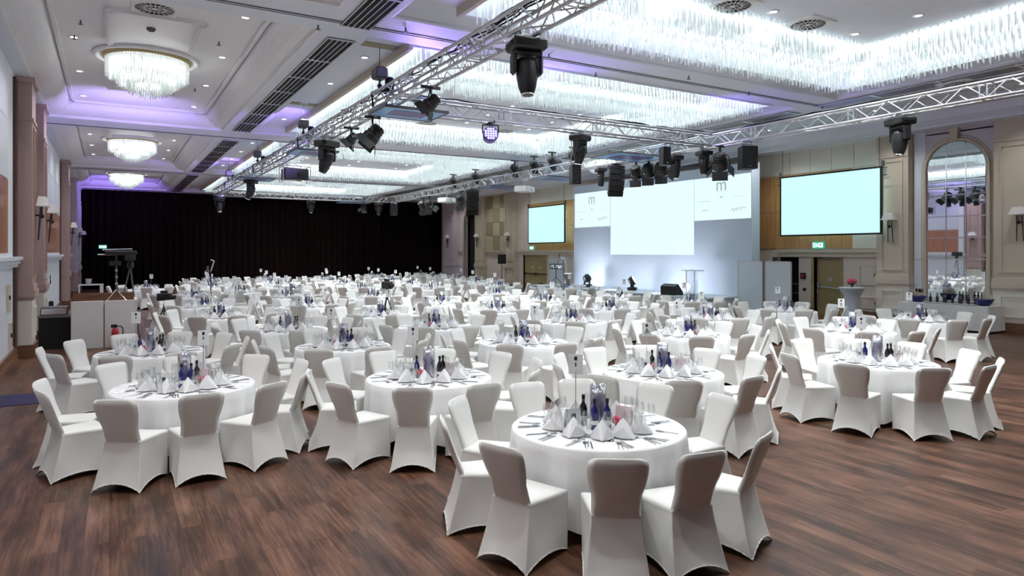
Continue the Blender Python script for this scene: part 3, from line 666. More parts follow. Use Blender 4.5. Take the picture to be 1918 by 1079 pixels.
def lantern(loc, lb, rz=0, s=1, tilt=R(35)):     # round lantern in a hoop with barn doors
    r = thing('barndoor_lantern', lb, 'stage light', loc, rz, 'barn-door lanterns on the trusses')
    bar(MB(), loc, rz).box(-.03, .03, -.02, .02, -.1 * s, .02).build('clamp', M['black'], r)
    h = MB(); pts = [Vector((.17 * s * math.sin(a), 0, -.28 * s + .18 * s * math.cos(a))) for a in [(-110 + 220 * k / 12) * PI / 180 for k in range(13)]]
    h.path(pts, .012, 5); h.build('hoop_yoke', M['black'], r, True)
    mt = Matrix.Translation((0, 0, -.3 * s)) @ Matrix.Rotation(tilt, 4, 'X') @ Matrix.Diagonal((s, s, s, 1))
    MB().lathe([(.06, .2), (.10, .18), (.10, .16), (.12, .16), (.12, .13), (.105, .13), (.105, .11), (.125, .11), (.125, .08), (.11, .08), (.11, .06), (.13, .06), (.13, 0), (.145, -.01), (.145, -.1)], 18, m=mt).build('body', M['black'], r)
    MB().lathe([(.12, -.105), (.12, -.1)], 18, m=mt).build('lens', M['grey'], r)
    d = MB()
    for k in range(4):
        mk = mt @ Matrix.Rotation(k * PI / 2, 4, 'Z') @ Matrix.Translation((0, .14, -.1)) @ Matrix.Rotation(R(38), 4, 'X')
        d.box(-.14, .14, -.004, .004, -.17, 0, mk)
    d.build('barn_doors', M['black'], r); return r
def speaker_box(loc, lb, rz=0, w_=.34, h_=.52, d_=.34, hang=True, zoff=-.12):
    r = thing('loudspeaker', lb, 'speaker', loc, rz)
    z1 = zoff; z0 = zoff - h_
    t = MB().loft([[Vector((-w_ / 2, -d_ / 2, z)), Vector((w_ / 2, -d_ / 2, z)), Vector((w_ * .36, d_ / 2, z)), Vector((-w_ * .36, d_ / 2, z))] for z in (z0, z1)]); t.build('cabinet', M['black'], r)
    MB().box(-w_ / 2 + .015, w_ / 2 - .015, -d_ / 2 - .008, -d_ / 2, z0 + .015, z1 - .015).build('grille', M['blackm'], r)
    MB().box(-.02, .02, -d_ / 2 - .014, -d_ / 2 - .008, z0 + .04, z0 + .07).build('badge', M['chrome'], r)
    if hang: bar(MB(), loc, rz).tube((0, 0, .05), (0, 0, -.06), .015, 6).path([(-w_ * .36, 0, z1), (-w_ * .36, 0, -.06), (w_ * .36, 0, -.06), (w_ * .36, 0, z1)], .012, 5).build('bracket', M['alu'], r)
    return r
def line_array(loc, lb, rz=0, s=1):
    r = thing('line_array_speaker', lb, 'speaker', loc, rz, 'hanging line arrays')
    bar(MB(), loc, rz).box(-.3 * s, .3 * s, -.2 * s, .2 * s, -.16 * s, -.08 * s).tube((0, 0, .05), (0, 0, -.1), .02).box(-.32 * s, .32 * s, -.06 * s, .06 * s, -.08 * s, -.04 * s).build('fly_frame', M['black'], r)
    ang = 0; p = Vector((0, 0, -.18 * s))
    for k in range(5):
        m = Matrix.Translation(p) @ Matrix.Rotation(ang, 4, 'X')
        rg = [[m @ Vector((x * s, y * s, z)) for x, y in ((-.3, -.2), (.3, -.2), (.22, .18), (-.22, .18))] for z in (-.2 * s, 0)]
        MB().loft(rg).build('array_cabinet', M['black'], r)
        MB().box(-.29 * s, .29 * s, -.21 * s, -.2 * s, -.19 * s, -.01 * s, m).build('grille', M['blackm'], r)
        p = m @ Vector((0, 0, -.205 * s)); ang += R(7)
    return r
def board(x, y, lb, sx=.62, sy=.42, z=TZ - TH - .1, rz=0):
    r = thing('hanging_board', lb, 'board', (x, y, z), rz, 'blue boards under the trusses')
    MB().box(-sx, sx, -sy, sy, 0, .03).build('board', M['board'], r)
    MB().box(-sx * .6, sx * .6, -sy * .55, sy * .55, -.006, 0).build('picture', M['boardpic'], r)
    f = MB(); f.box(-sx - .02, sx + .02, -sy - .02, -sy, -.01, .04).box(-sx - .02, sx + .02, sy, sy + .02, -.01, .04).box(-sx - .02, -sx, -sy, sy, -.01, .04).box(sx, sx + .02, -sy, sy, -.01, .04); f.build('frame', M['grey'], r)
    MB().tube((-sx * .8, 0, .03), (-sx * .8, 0, .13), .015).tube((sx * .8, 0, .03), (sx * .8, 0, .13), .015).build('hanger', M['black'], r)
board(4.95, 12.25, 'blue board hanging at the left truss junction with cross truss', .62, .45)
board(4.7, 18.4, 'blue board hanging under left truss before the second hoist', .55, .5)
board(4.6, 26.2, 'dark blue board under the left truss beyond the caged projector', .6, .5)
board(12.62, 14.7, 'large blue board behind the cross truss near the right truss', .95, .6)
board(13.9, 20.3, 'blue board under right truss above the stage backdrop edge', .7, .5)
board(13.9, 24.3, 'dark blue board under right truss beside the small screen', .8, .5)
board(11.4, YT1, 'blue board under the far cross truss before the curtain', .8, .4)
moving_head((XT0 + .05, 7.3, ZH), 'large black moving head lamp nearest the camera on left truss', R(-12), .94, R(-6))
moving_head((XT0, 16.3, ZH), 'moving head lamp on left truss beside the second blue board', R(30), 1.05, R(25))
moving_head((XT0, 26.5, ZH), 'moving head lamp on left truss beyond the caged projector', R(60), 1, R(20))
moving_head((XT0 + .1, 35.6, ZH), 'moving head lamp at far left truss corner', 0, 1, R(-15))
moving_head((9.3, YT0, ZH), 'moving head lamp in the middle of the short cross truss', R(20), .9, R(10))
moving_head((XT1, 7.7, ZH), 'large moving head lamp on right truss before the arched mirror', R(70), 1.0, R(5))
moving_head((XT1, 12.9, ZH), 'moving head lamp on right truss left of hanging loudspeaker', R(70), .85)
moving_head((XT1, 13.95, ZH), 'moving head lamp on right truss right of three lanterns', R(70), .85)
moving_head((XT1, 17.3, ZH), 'moving head lamp on right truss left of line array', R(70), .8)
moving_head((9.1, YT1, ZH), 'left moving head lamp on far cross truss before curtain', 0, .85)
moving_head((12.8, YT1, ZH), 'right moving head lamp on far cross truss before curtain', 0, .85)
lantern((XT0 + .1, 10.4, ZH), 'barn-door lantern on left truss just before the junction board', R(50), .85, R(50))
lantern((XT0 + .1, 13.3, ZH), 'wide open barn-door lantern on left truss beyond the junction', R(70), 1.2, R(40))
lantern((XT0 + .1, 14.7, ZH), 'barn-door lantern on left truss, second beyond the junction', R(60), .8, R(40))
lantern((XT1, 12.35, ZH), 'barn-door lantern on right truss beside hanging loudspeaker', R(-50), 1.4, R(40))
for i, y in enumerate((14.5, 15.05, 15.6)): lantern((XT1, y, ZH), 'round hoop lantern on right truss, %s of three left of moving head' % ORD[i + 1], R(-60), 1.25, R(35))
lantern((XT1, 27.4, ZH), 'lantern on right truss just beyond far line array', R(-60), 1.4, R(35)); lantern((XT1, 30.9, ZH), 'lantern on right truss, nearer of pair before the curtain', R(-60), 1.4, R(40)); lantern((XT1, 31.7, ZH), 'lantern on right truss, farther of pair before the curtain', R(-60), 1.4, R(45)); lantern((11.9, YT1 - .1, ZH), 'small lantern on far cross truss beside the blue board', 0, 1, R(30))
for i, y in enumerate((18.8, 20.1, 21.3, 22.7, 26.0, 28.2)):
    l = lantern((XT1, y, TZ + TH + .5), 'small lantern standing on top of right truss, %s from the cross truss' % ORD[i + 1], R(-70), 1.0, R(60))
    MB().tube((0, 0, -.1), (0, 0, -.48), .02, 6).box(-.17, .17, -.02, .02, -.5, -.46, Matrix.Rotation(R(70), 4, 'Z')).build('stand_bracket', M['black'], l)
speaker_box((XT1, 11.5, ZH), 'black loudspeaker hanging from right truss before the backdrop', R(-25), .4, .56, .4)
speaker_box((XT1 - .1, 35.5, ZH), 'grey-lit loudspeaker hanging at the far right truss corner', R(-20), .4, .6, .4)
speaker_box((11.9, YT0, ZH), 'small loudspeaker hanging from right part of cross truss', R(-10), .22, .45, .25)
speaker_box((9.25, YT0 + .15, ZH - .0), 'small black speaker hanging below the cross truss moving head', R(-10), .22, .45, .25, zoff=-.72)
line_array((XT1, 16.55, ZH), 'curved line array hanging from right truss before backdrop', R(-20), .8)
line_array((XT1, 26.3, ZH), 'curved line array hanging from right truss near the checkered wall', R(-20), .9)
lp = thing('led_par_lamp', 'round violet-glowing lamp hanging under the cross truss', 'stage light', (6.95, YT0, ZH), R(-20))
MB().path([(-.17, 0, -.22), (-.17, 0, -.04), (.17, 0, -.04), (.17, 0, -.22)], .014, 6).tube((0, 0, .04), (0, 0, -.05), .02).box(-.018, .018, -.17, .17, -.015, .035, Matrix.Rotation(R(20), 4, 'Z')).build('yoke', M['black'], lp)
mt = Matrix.Translation((0, 0, -.24)) @ Matrix.Rotation(R(75), 4, 'X')
MB().lathe([(.08, -.16), (.15, -.13), (.165, 0), (.165, .06), (.15, .06)], 24, m=mt).build('housing', M['ledbody'], lp, True)
t = MB()
for i in range(-2, 3):
    for k in range(-2, 3):
        if i * i + k * k < 6: t.lathe([(.026, .06), (.026, .068)], 10, (i * .054, k * .054, 0), m=mt)
t.build('led_lenses', M['led'], lp)
pj = thing('caged_projector', 'black projector in a tube cage hanging from left truss', 'projector', (XT0 + .35, 21.1, ZH))
MB().cbox(-.36, .36, -.24, .24, -.55, -.2, .03).build('projector_body', M['black'], pj); MB().lathe([(.08, 0), (.08, .08)], 14, m=Matrix.Translation((.1, -.24, -.38)) @ Matrix.Rotation(R(90), 4, 'X')).build('lens', M['blackm'], pj)
t = MB()
for x in (-.4, .4):
    for y in (-.28, .28): t.tube((x, y, -.6), (x, y, -.12), .016)
for z in (-.6, -.14):
    for s in (-1, 1): t.tube((-.4, s * .28, z), (.4, s * .28, z), .016).tube((s * .4, -.28, z), (s * .4, .28, z), .016)
t.tube((-.2, 0, -.14), (-.3, 0, .03), .016).tube((.2, 0, -.14), (-.2, 0, .03), .016); t.build('cage', M['chrome'], pj)
pj = thing('projector', 'white projector hanging from right truss near the curtain', 'projector', (XT1, 28.9, ZH), R(20))
MB().cbox(-.35, .35, -.28, .28, -.42, -.2, .03).build('projector_body', M['white'], pj); MB().tube((0, 0, .04), (0, 0, -.2), .025).box(-.2, .2, -.02, .02, -.015, .035).build('pole', M['alu'], pj); MB().lathe([(.07, 0), (.07, .06)], 14, m=Matrix.Translation((.1, -.28, -.31)) @ Matrix.Rotation(R(90), 4, 'X')).build('lens', M['chrome'], pj)
pj2 = dup(pj, (XT1 + .2, 22.3, ZH), R(30), 'white projector hanging from right truss near the small screen')

# ------------------------------------------------------------------ screens and stage
def proj_screen(y0, y1, z0, z1, X, lb):
    r = thing('projection_screen', lb, 'screen', (X, (y0 + y1) / 2, z0)); w_ = (y1 - y0) / 2; h_ = z1 - z0
    MB().box(-.005, .005, -w_ + .05, w_ - .05, .05, h_ - .05).build('screen_surface', M['screen'], r)
    f = MB(); f.box(-.02, .04, -w_, w_, 0, .06).box(-.02, .04, -w_, w_, h_ - .06, h_).box(-.02, .04, -w_, -w_ + .06, .06, h_ - .06).box(-.02, .04, w_ - .06, w_, .06, h_ - .06); f.build('frame', M['black'], r)
    for s in (-1, 1):
        MB().tube((.02, s * (w_ - .1), h_), (.02, s * (w_ - .1), 6.4 - z0), .012, 6).build('chain', M['grey'], r)
        c = MB().cbox(-.03, .07, s * (w_ + .02) - .04, s * (w_ + .02) + .04, h_ - .02, h_ + .18, .01); c.tube((.02, s * w_, h_ - .05), (.02, s * (w_ + .16), h_ - .05), .015).tube((.02, s * w_, h_ - .3), (.02, s * (w_ + .16), h_ - .3), .015); c.build('bracket', M['grey'], r)
k = .975
proj_screen(13.29 * k, 17.33 * k, 2.88, 5.13, 22.4 * k, 'large glowing cyan projection screen right of the stage backdrop')
k = .975
proj_screen(31.8 * k, 35.75 * k, 2.8, 5.0, 22.4 * k, 'smaller glowing cyan projection screen left of the stage backdrop')
st = thing('stage_platform', 'low pale stage platform in front of the projected backdrop', 'stage', (20.1, 23.7, 0))
MB().cbox(-1.3, 1.7, -5.9, 6.2, .54, .6, .01).build('deck', M['stagetop'], st)
MB().box(-1.27, 1.68, -5.87, 6.17, .0, .54).build('skirting', M['stagetop'], st)
bd = thing('stage_backdrop', 'wide pale backdrop wall with projected images behind the stage', 'backdrop', (20.9, 0, .6))
def bpx(px, py, X=20.9):
    th = R(30.7); l = (px - 959) / 1270; rx = math.sin(th) + l * math.cos(th); ry = math.cos(th) - l * math.sin(th); d = X / rx
    return ry * d, 2.3 + (472 - py) / 1270 * d - .6
ya, yb = bpx(1075, 0)[0], bpx(1408, 0)[0]
MB().box(0, .45, yb, ya, 0, 5.12).build('panel_wall', M['backdrop'], bd)
def proj(px0, px1, ptop, pbot, nm):
    y0 = bpx(px1, 0)[0]; y1 = bpx(px0, 0)[0]; pm = (px0 + px1) / 2
    z1 = bpx(pm, ptop)[1]; z0 = bpx(pm, pbot)[1]
    o = MB().box(-.012, -.004, y0, y1, z0, z1).build(nm, M['proj'], bd); return o, y0, y1, z0, z1
oc, *c_ = proj(1144, 1300, 346, 477, 'centre_image'); ol, l0, l1, lz0, lz1 = proj(1077, 1143, 360, 425, 'wing_image'); orr, r0, r1, rz0, rz1 = proj(1301, 1407, 330, 411, 'wing_image')
def text(s, size, X, y, z, m, parent, rx=R(90), rz=R(-90), name='lettering', ext=.002):
    cu = bpy.data.curves.new(name, 'FONT'); cu.body = s; cu.size = size; cu.extrude = ext; cu.align_x = 'CENTER'; cu.align_y = 'CENTER'; cu.materials.append(m)
    tmp = bpy.data.objects.new(name, cu); C.objects.link(tmp); dg = bpy.context.evaluated_depsgraph_get(); me = bpy.data.meshes.new_from_object(tmp.evaluated_get(dg)); bpy.data.objects.remove(tmp)
    o = bpy.data.objects.new(name, me); C.objects.link(o); o.parent = parent; o.location = (X, y, z); o.rotation_euler = (rx, 0, rz); return o
for o, y0, y1, z0, z1 in ((ol, l0, l1, lz0, lz1), (orr, r0, r1, rz0, rz1)):
    w_, h_ = y1 - y0, z1 - z0; yc = (y0 + y1) / 2
    text('m', .75, -.02, yc, z0 + h_ * .80, M['ink'], o, name='logo_letter')
    b = MB().box(-.016, -.013, yc - .22, yc + .22, z0 + h_ * .635, z0 + h_ * .645).box(-.016, -.013, yc - .3, yc + .3, z0 + h_ * .93, z0 + h_ * .935).box(-.016, -.013, yc - .08, yc + .08, z0 + h_ * .5, z0 + h_ * .54)
    b.box(-.016, -.013, yc + w_ * .2, yc + w_ * .42, z0 + h_ * .44, z0 + h_ * .455).box(-.016, -.013, yc - w_ * .4, yc - w_ * .2, z0 + h_ * .5, z0 + h_ * .51).box(-.016, -.013, yc + w_ * .25, yc + w_ * .35, z0 + h_ * .22, z0 + h_ * .25)
    b.build('small_print', mat('pale_ink', (.1, .12, .12), .7, emit=(.58, .8, .8), es=.56), o)
    sg = MB(); pts = []
    for k in range(28):
        t = k / 27; pts.append((-.016, yc - w_ * (.18 + .24 * t), z0 + h_ * (.2 + .05 * t + .035 * math.sin(t * 26) * (1.2 - .6 * t))))
    sg.path(pts, .012, 4); sg.build('signature', M['ink'], o)
# stage lamps
def stage_lamp(loc, lb, rz):
    r = thing('stage_floor_lamp', lb, 'stage light', loc, rz, 'moving lamps on the stage floor')
    MB().cbox(-.2, .2, -.2, .2, 0, .14, .03).build('base', M['black'], r)
    MB().cbox(-.2, -.15, -.06, .06, .12, .42, .02).cbox(.15, .2, -.06, .06, .12, .42, .02).build('yoke', M['black'], r)
    mt = Matrix.Translation((0, 0, .42)) @ Matrix.Rotation(R(60), 4, 'X')
    MB().lathe([(.06, -.16), (.17, -.12), (.2, 0), (.2, .1)], 20, m=mt).build('lamp_head', M['black'], r, True); MB().lathe([(.17, .1), (.17, .11)], 20, m=mt).build('lens', M['glow'], r); return r
stage_lamp((19.9, 26.4, .6), 'round black stage lamp on stage floor, left one', R(95)); stage_lamp((19.9, 23.1, .6), 'round black stage lamp on stage floor, right one', R(40))
# monitors
def wedge(loc, lb, rz, s=1):
    r = thing('stage_monitor', lb, 'speaker', loc, rz)
    pr = [(-.2, 0), (.22, 0), (.22, .3), (.05, .38), (-.2, .1)]
    MB().loft([[Vector((x * s, a * s, z * s)) for a, z in pr] for x in (-.32, .32)]).build('cabinet', M['black'], r)
    m = MB(); m.add([(-.3 * s, -.2 * s - .004, .11 * s), (.3 * s, -.2 * s - .004, .11 * s), (.3 * s, .04 * s, .38 * s + .004), (-.3 * s, .04 * s, .38 * s + .004)], [(0, 1, 2, 3)]); m.build('grille', M['grey'], r)
wedge((19.2, 19.9, .6), 'black wedge monitor at the stage front edge', R(95), 1.15); wedge((20.8, 31.6, 0), 'black angular speaker on floor before the double doors', R(60), 1.6)
# lectern of clear acrylic
lc = thing('clear_lectern', 'clear acrylic lectern on the right part of stage', 'lectern', (19.9, 19.5, .6), R(90))
MB().box(-.28, .28, -.02, 0, .0, .95).build('front_panel', M['glass'], lc); MB().box(-.4, .4, -.25, .25, .95, .98).build('reading_top', M['stagetop'], lc)
for x in (-.22, .22): MB().tube((x, .1, 0), (x, .1, .95), .018).build('post', M['alu'], lc)
MB().box(-.35, .35, -.2, .25, 0, .02).build('base', M['glass'], lc)
# percussion
pc = thing('timbales', 'pair of silver timbales on a black stand at stage left', 'drums', (20.0, 29.2, .6), R(90))
for y in (-.24, .24): MB().lathe([(.18, .82), (.19, .83), (.19, 1.06), (.18, 1.07)], 20, (y, 0, 0)).build('drum_shell', M['silver'], pc, True)
MB().lathe([(.2, .815), (.2, .85)], 20, (-.24, 0, 0)).lathe([(.2, 1.04), (.2, 1.08)], 20, (-.24, 0, 0)).lathe([(.2, .815), (.2, .85)], 20, (.24, 0, 0)).lathe([(.2, 1.04), (.2, 1.08)], 20, (.24, 0, 0)).build('rims', M['black'], pc)
t = MB().tube((0, 0, .35), (0, 0, 1.0), .02)
for a in (90, 210, 330): t.tube((0, 0, .4), (.4 * math.cos(R(a)), .4 * math.sin(R(a)), .02), .014)
t.build('stand', M['black'], pc); MB().tube((.05, -.1, 1.0), (-.15, -.1, 1.45), .014).tube((-.15, -.1, 1.45), (-.2, -.1, 1.6), .03).build('microphone_arm', M['black'], pc)
ms = thing('cymbal_stand', 'cymbal on a thin chrome stand beside timbales', 'cymbal', (20.0, 28.3, .6), R(90))
t = MB().tube((0, 0, .25), (0, 0, 1.15), .012).tube((0, 0, 1.1), (.2, 0, 1.38), .01)
for a in (90, 210, 330): t.tube((0, 0, .3), (.28 * math.cos(R(a)), .28 * math.sin(R(a)), .01), .01)
t.build('stand', M['chrome'], ms); MB().lathe([(.18, 0), (.05, .02), (.02, .04), (.015, .04)], 20, m=Matrix.Translation((.2, 0, 1.38)) @ Matrix.Rotation(R(-20), 4, 'Y')).build('cymbal', M['silver'], ms, True)
dj = thing('djembe', 'dark goblet-shaped djembe drum standing on stage', 'drum', (19.8, 27.85, .6))
MB().lathe([(.13, 0), (.1, .1), (.09, .28), (.12, .36), (.17, .46), (.19, .58), (.19, .62)], 20).build('body', M['blackm'], dj, True); MB().lathe([(.192, .6), (.192, .63), (.17, .64)], 20).build('drum_skin', M['shade'], dj)
MB().path([(.2 * math.cos(k * PI / 8 * 1), .2 * math.sin(k * PI / 8), .55 if k % 2 else .42) for k in range(17)], .008, 4).build('rope', M['grey'], dj)
# speaker on stand near checkered wall
sp = thing('speaker_on_stand', 'black speaker on thin stand before the checkered wall', 'speaker', (21.4, 37.3, 0))
MB().cbox(-.2, .2, -.2, .2, 1.55, 2.15, .02).build('cabinet', M['black'], sp); MB().tube((0, 0, .05), (0, 0, 1.55), .025, 8).build('pole', M['black'], sp)
for a in (90, 210, 330): MB().tube((0, 0, .6), (.5 * math.cos(R(a)), .5 * math.sin(R(a)), .02), .016).build('leg', M['black'], sp)
# white folding panels
for i, (px, lb) in enumerate(((1406, 'white upright partition panel nearest the stage'), (1456, 'white upright partition panel nearest the dark doorway'))):
    ya, yb = (17.7, 16.55) if i == 0 else (16.5, 15.4)
    r = thing('partition_panel', lb, 'partition', (20.45 + i * .06, (ya + yb) / 2, 0), 0, 'two white partition panels')
    w_ = (ya - yb) / 2; MB().cbox(-.025, .025, -w_ + .02, w_ - .02, .05, 1.95, .005).build('panel', M['stagetop'], r)
    f = MB().box(-.03, .03, -w_, -w_ + .03, 0, 1.97).box(-.03, .03, w_ - .03, w_, 0, 1.97).box(-.03, .03, -w_, w_, 1.94, 1.97).box(-.03, .03, -w_, w_, .03, .06).box(-.2, .2, -w_, -w_ + .04, 0, .03).box(-.2, .2, w_ - .04, w_, 0, .03); f.build('frame', M['alu'], r)
# trolley rack in the dark doorway
r = thing('dark_trolley', 'dark shelf trolley standing inside the dark doorway', 'trolley', (XR + .5, 16.8, 0))
for z in (.3, .7, 1.05): MB().box(-.25, .25, -.35, .35, z, z + .03).build('shelf', M['grey'], r)
for x in (-.24, .24):
    for y in (-.34, .34): MB().tube((x, y, 0), (x, y, 1.1), .015).build('post', M['grey'], r)

# ------------------------------------------------------------------ sconces
def sconce(loc, lb, s):
    r = thing('wall_sconce', lb, 'wall lamp', loc, 0, 'wall sconces')
    MB().loft([[Vector((s * x, y, z)) for x, y in c] for c, z in (([(.02, -.22), (.26, -.22), (.26, .22), (.02, .22)], 0), ([(.06, -.13), (.2, -.13), (.2, .13), (.06, .13)], .22))]).build('lamp_shade', M['shade'], r)
    for y, dy in ((-.06, -.08), (.06, .08)): MB().tube((s * .1, y, -.02), (s * .05, y + dy * .3, -.75), .018, 6, .01).build('arm', M['black'], r)
    MB().ball((s * .12, 0, -.22), .05, 8).tube((s * .12, 0, -.2), (0, 0, -.2), .02).tube((s * .12, 0, 0), (s * .12, 0, -.2), .012).build('mount', M['black'], r)
for i, (y0, y1) in enumerate(LP): sconce((XL + .33, (y0 + y1) / 2, 3.32), 'white shaded sconce on left wall pilaster, %s from the camera' % ORD[i + 1], 1)
for y, lb in ((12.78, 'white shaded sconce on pilaster between screen and mirror'), (9.1, 'white shaded sconce on pilaster right of the mirror'), (37.6, 'white shaded sconce on pilaster right of checkered wall'), (41.8, 'white shaded sconce on pilaster left of checkered wall'), (46.3, 'white shaded sconce on mauve pilaster beside the curtain')):
    sconce((XR - (.33 if y < 45 else .48), y, 3.35), lb, -1)

# ------------------------------------------------------------------ left corner: counter, desk, tripods, extinguisher
ct = thing('white_counter', 'white panelled counter at left between pilasters and tables', 'counter', (-.12, 19.0, 0))
for i, x in enumerate((-.66, .02)):
    MB().cbox(x, x + .66, 0, .05, 0, 1.13, .006).build('front_panel', M['white'], ct)
MB().cbox(.66, .7, 0, 1.2, 0, 1.13, .006).build('side_panel', M['white'], ct); MB().box(-.66, .66, 1.15, 1.2, 0, 1.26).build('wooden_back', M['skirt'], ct); MB().box(-.64, .66, .05, 1.15, 1.0, 1.03).build('shelf_top', M['skirt'], ct)
ds = thing('black_desk', 'black draped desk at the left pilaster beside white counter', 'desk', (-1.15, 20.2, 0))
MB().box(-.3, .36, -.9, .5, .74, .78).build('desk_top', M['grey'], ds); MB().box(-.28, .34, -.88, .48, 0, .74).build('drape', M['blackm'], ds)
e = thing('equipment_case', 'grey audio rack case lying on the black desk', 'case', (-1.15, 19.75, .78)); MB().cbox(-.26, .28, -.25, .25, 0, .2, .01).build('case', M['grey'], e); MB().box(-.24, .26, -.258, -.25, .03, .17).build('front', M['chrome'], e)
e2 = tag(MB().cbox(-.12, .12, -.08, .08, 0, .14, .02).cbox(-.05, .05, -.06, .06, .14, .3, .02).build('small_mixer', M['black'], None, loc=(-1.25, 20.4, .78)), 'small dark device standing behind the audio case', 'device')
fe = thing('fire_extinguisher', 'red fire extinguisher standing before the white counter', 'fire extinguisher', (.12, 18.8, 0))
MB().lathe([(.07, 0), (.08, .02), (.08, .38), (.06, .46), (.03, .49)], 18).build('cylinder', M['red'], fe, True); MB().cbox(-.09, .04, -.02, .02, .49, .57, .01).tube((0, 0, .47), (0, 0, .52), .025).build('valve', M['black'], fe)
MB().path([(.03, 0, .52), (.12, 0, .52), (.16, 0, .45), (.16, 0, .3), (.12, 0, .18)], .014, 6).build('hose', M['black'], fe, True)
def tripod(b, h0, spread, r=.014, z0=0):
    for a in (90, 210, 330): b.append(((0, 0, h0), (spread * math.cos(R(a)), spread * math.sin(R(a)), z0 + .01)))
tp = thing('light_stand', 'silver legged stand with gear bar standing on the counter', 'stand', (.15, 19.6, 1.03))
for a in (95, 215, 325): MB().tube((0, 0, .34), (.3 * math.cos(R(a)), .3 * math.sin(R(a)), .01), .012).build('leg', M['chrome'], tp)
MB().tube((0, 0, .2), (0, 0, 1.1), .016, 8).build('pole', M['grey'], tp)
t = MB()
for z in (.45, .62, .78, .95): t.lathe([(.028, z), (.028, z + .06)], 10)
t.build('collars', M['chrome'], tp); MB().cbox(-.16, .1, -.05, .05, .92, 1.05, .02).build('bracket_box', M['black'], tp)
MB().tube((-.3, 0, 1.32), (.35, 0, 1.34), .02).tube((-.4, 0, 1.2), (.4, 0, 1.22), .02).build('bars', M['silver'], tp); MB().cbox(-.25, .45, -.12, .12, 1.2, 1.3, .02).tube((0, 0, 1.05), (0, 0, 1.22), .02).build('head', M['black'], tp)
tp = thing('camera_tripod', 'tall dark camera tripod behind the counter before the curtain', 'tripod', (.5, 21.6, 0))
for a in (60, 180, 300): MB().tube((0, 0, 1.9), (.4 * math.cos(R(a)), .4 * math.sin(R(a)), .02), .02, 6, .015).build('leg', M['grey'], tp)
MB().lathe([(.07, 1.85), (.09, 1.95), (.05, 2.05)], 12).build('tripod_head', M['black'], tp); MB().cbox(-.12, .12, -.3, .25, 2.05, 2.3, .03).build('camera_body', M['black'], tp)
def camcorder(loc, lb, h_, rz=0):
    r = thing('video_camera', lb, 'camera', loc, rz, 'video cameras among the tables')
    for a in (80, 200, 320): MB().tube((0, 0, h_ - .45), (.3 * math.cos(R(a)), .3 * math.sin(R(a)), .01), .02, 6, .014).build('leg', M['black'], r)
    MB().tube((0, 0, h_ - .6), (0, 0, h_ - .25), .035).build('tripod_head', M['black'], r); MB().cbox(-.09, .09, -.22, .2, h_ - .25, h_ - .02, .02).cbox(-.05, .05, -.1, .1, h_ - .02, h_ + .06, .01).build('camera_body', M['black'], r)
    MB().lathe([(.06, 0), (.065, .12)], 14, m=Matrix.Translation((0, -.22, h_ - .14)) @ Matrix.Rotation(R(90), 4, 'X')).build('lens', M['blackm'], r); MB().box(.091, .1, -.1, .06, h_ - .2, h_ - .06).build('side_screen', M['white'], r)
camcorder((7.45, 20.2, 0), 'black video camera on tripod standing among the middle tables', 1.4, R(10)); camcorder((1.45, 23.4, 0), 'black video camera on stand among tables near the curtain', 1.05, R(60))
r = thing('boom_stand', 'thin black stand with white boom arm rising among tables', 'stand', (2.72, 23.0, 0))
MB().tube((0, 0, .1), (0, 0, 1.75), .016).build('pole', M['black'], r); MB().tube((0, 0, 1.7), (.1, 0, 2.02), .018).tube((.1, 0, 2.02), (0, 0, 2.06), .018).build('boom_arm', M['alu'], r)
for a in (90, 210, 330): MB().tube((0, 0, .3), (.3 * math.cos(R(a)), .3 * math.sin(R(a)), .01), .012).build('leg', M['black'], r)
MB().ball((-.1, 0, 1.72), .05, 8).ball((-.09, 0, 1.82), .04, 8).build('clamp_head', M['grey'], r)
r = thing('service_table', 'small white draped table by the far left pilasters', 'table', (-.75, 38.0, 0)); MB().cbox(-.5, .5, -.5, .5, .72, .76, .01).build('table_top', M['cloth'], r); MB().box(-.5, -.44, -.5, .5, 0, .72).box(.36, .5, -.5, .5, 0, .72).build('cloth_sides', M['cloth'], r)
tag(MB().lathe([(.1, 0), (.14, .25), (.15, .27)], 14).build('ice_bucket', M['silver'], None, True, (-.85, 38.0, .76)), 'metal bucket standing on the small white service table', 'bucket')
tag(MB().box(-1.7, -.45, 12.5, 13.45, 0, .008).build('floor_runner', M['purplemat']), 'dark violet floor strip at the left wall before tables', 'mat')

# ------------------------------------------------------------------ buffet and cocktail table by the mirror
bt = thing('buffet_table', 'long white draped buffet table before the arched mirror', 'table', (21.55, 10.75, 0))
MB().cbox(-.42, .42, -1.25, 1.25, .73, .76, .01).build('table_top', M['cloth'], bt)
def drape_panel(x0, x1, y0, y1, z1, z0, amp=.02):
    b = MB(); per = []
    n = 26
    for (a, c) in (((x0, y0), (x1, y0)), ((x1, y0), (x1, y1)), ((x1, y1), (x0, y1)), ((x0, y1), (x0, y0))):
        for k in range(n): per.append((a[0] + (c[0] - a[0]) * k / n, a[1] + (c[1] - a[1]) * k / n))
    cx_, cy_ = (x0 + x1) / 2, (y0 + y1) / 2; rr = []
    for j in range(5):
        t = j / 4; rr.append([Vector((x + (x - cx_) * .05 * t + amp * t * math.sin(i * .9), y + (y - cy_) * .015 * t + amp * t * math.cos(i * 1.1), z1 + (z0 - z1) * t)) for i, (x, y) in enumerate(per)])
    return b.loft(rr, False, False)
drape_panel(-.43, .43, -1.27, 1.27, .757, .06).build('table_skirt', M['cloth'], bt, True)
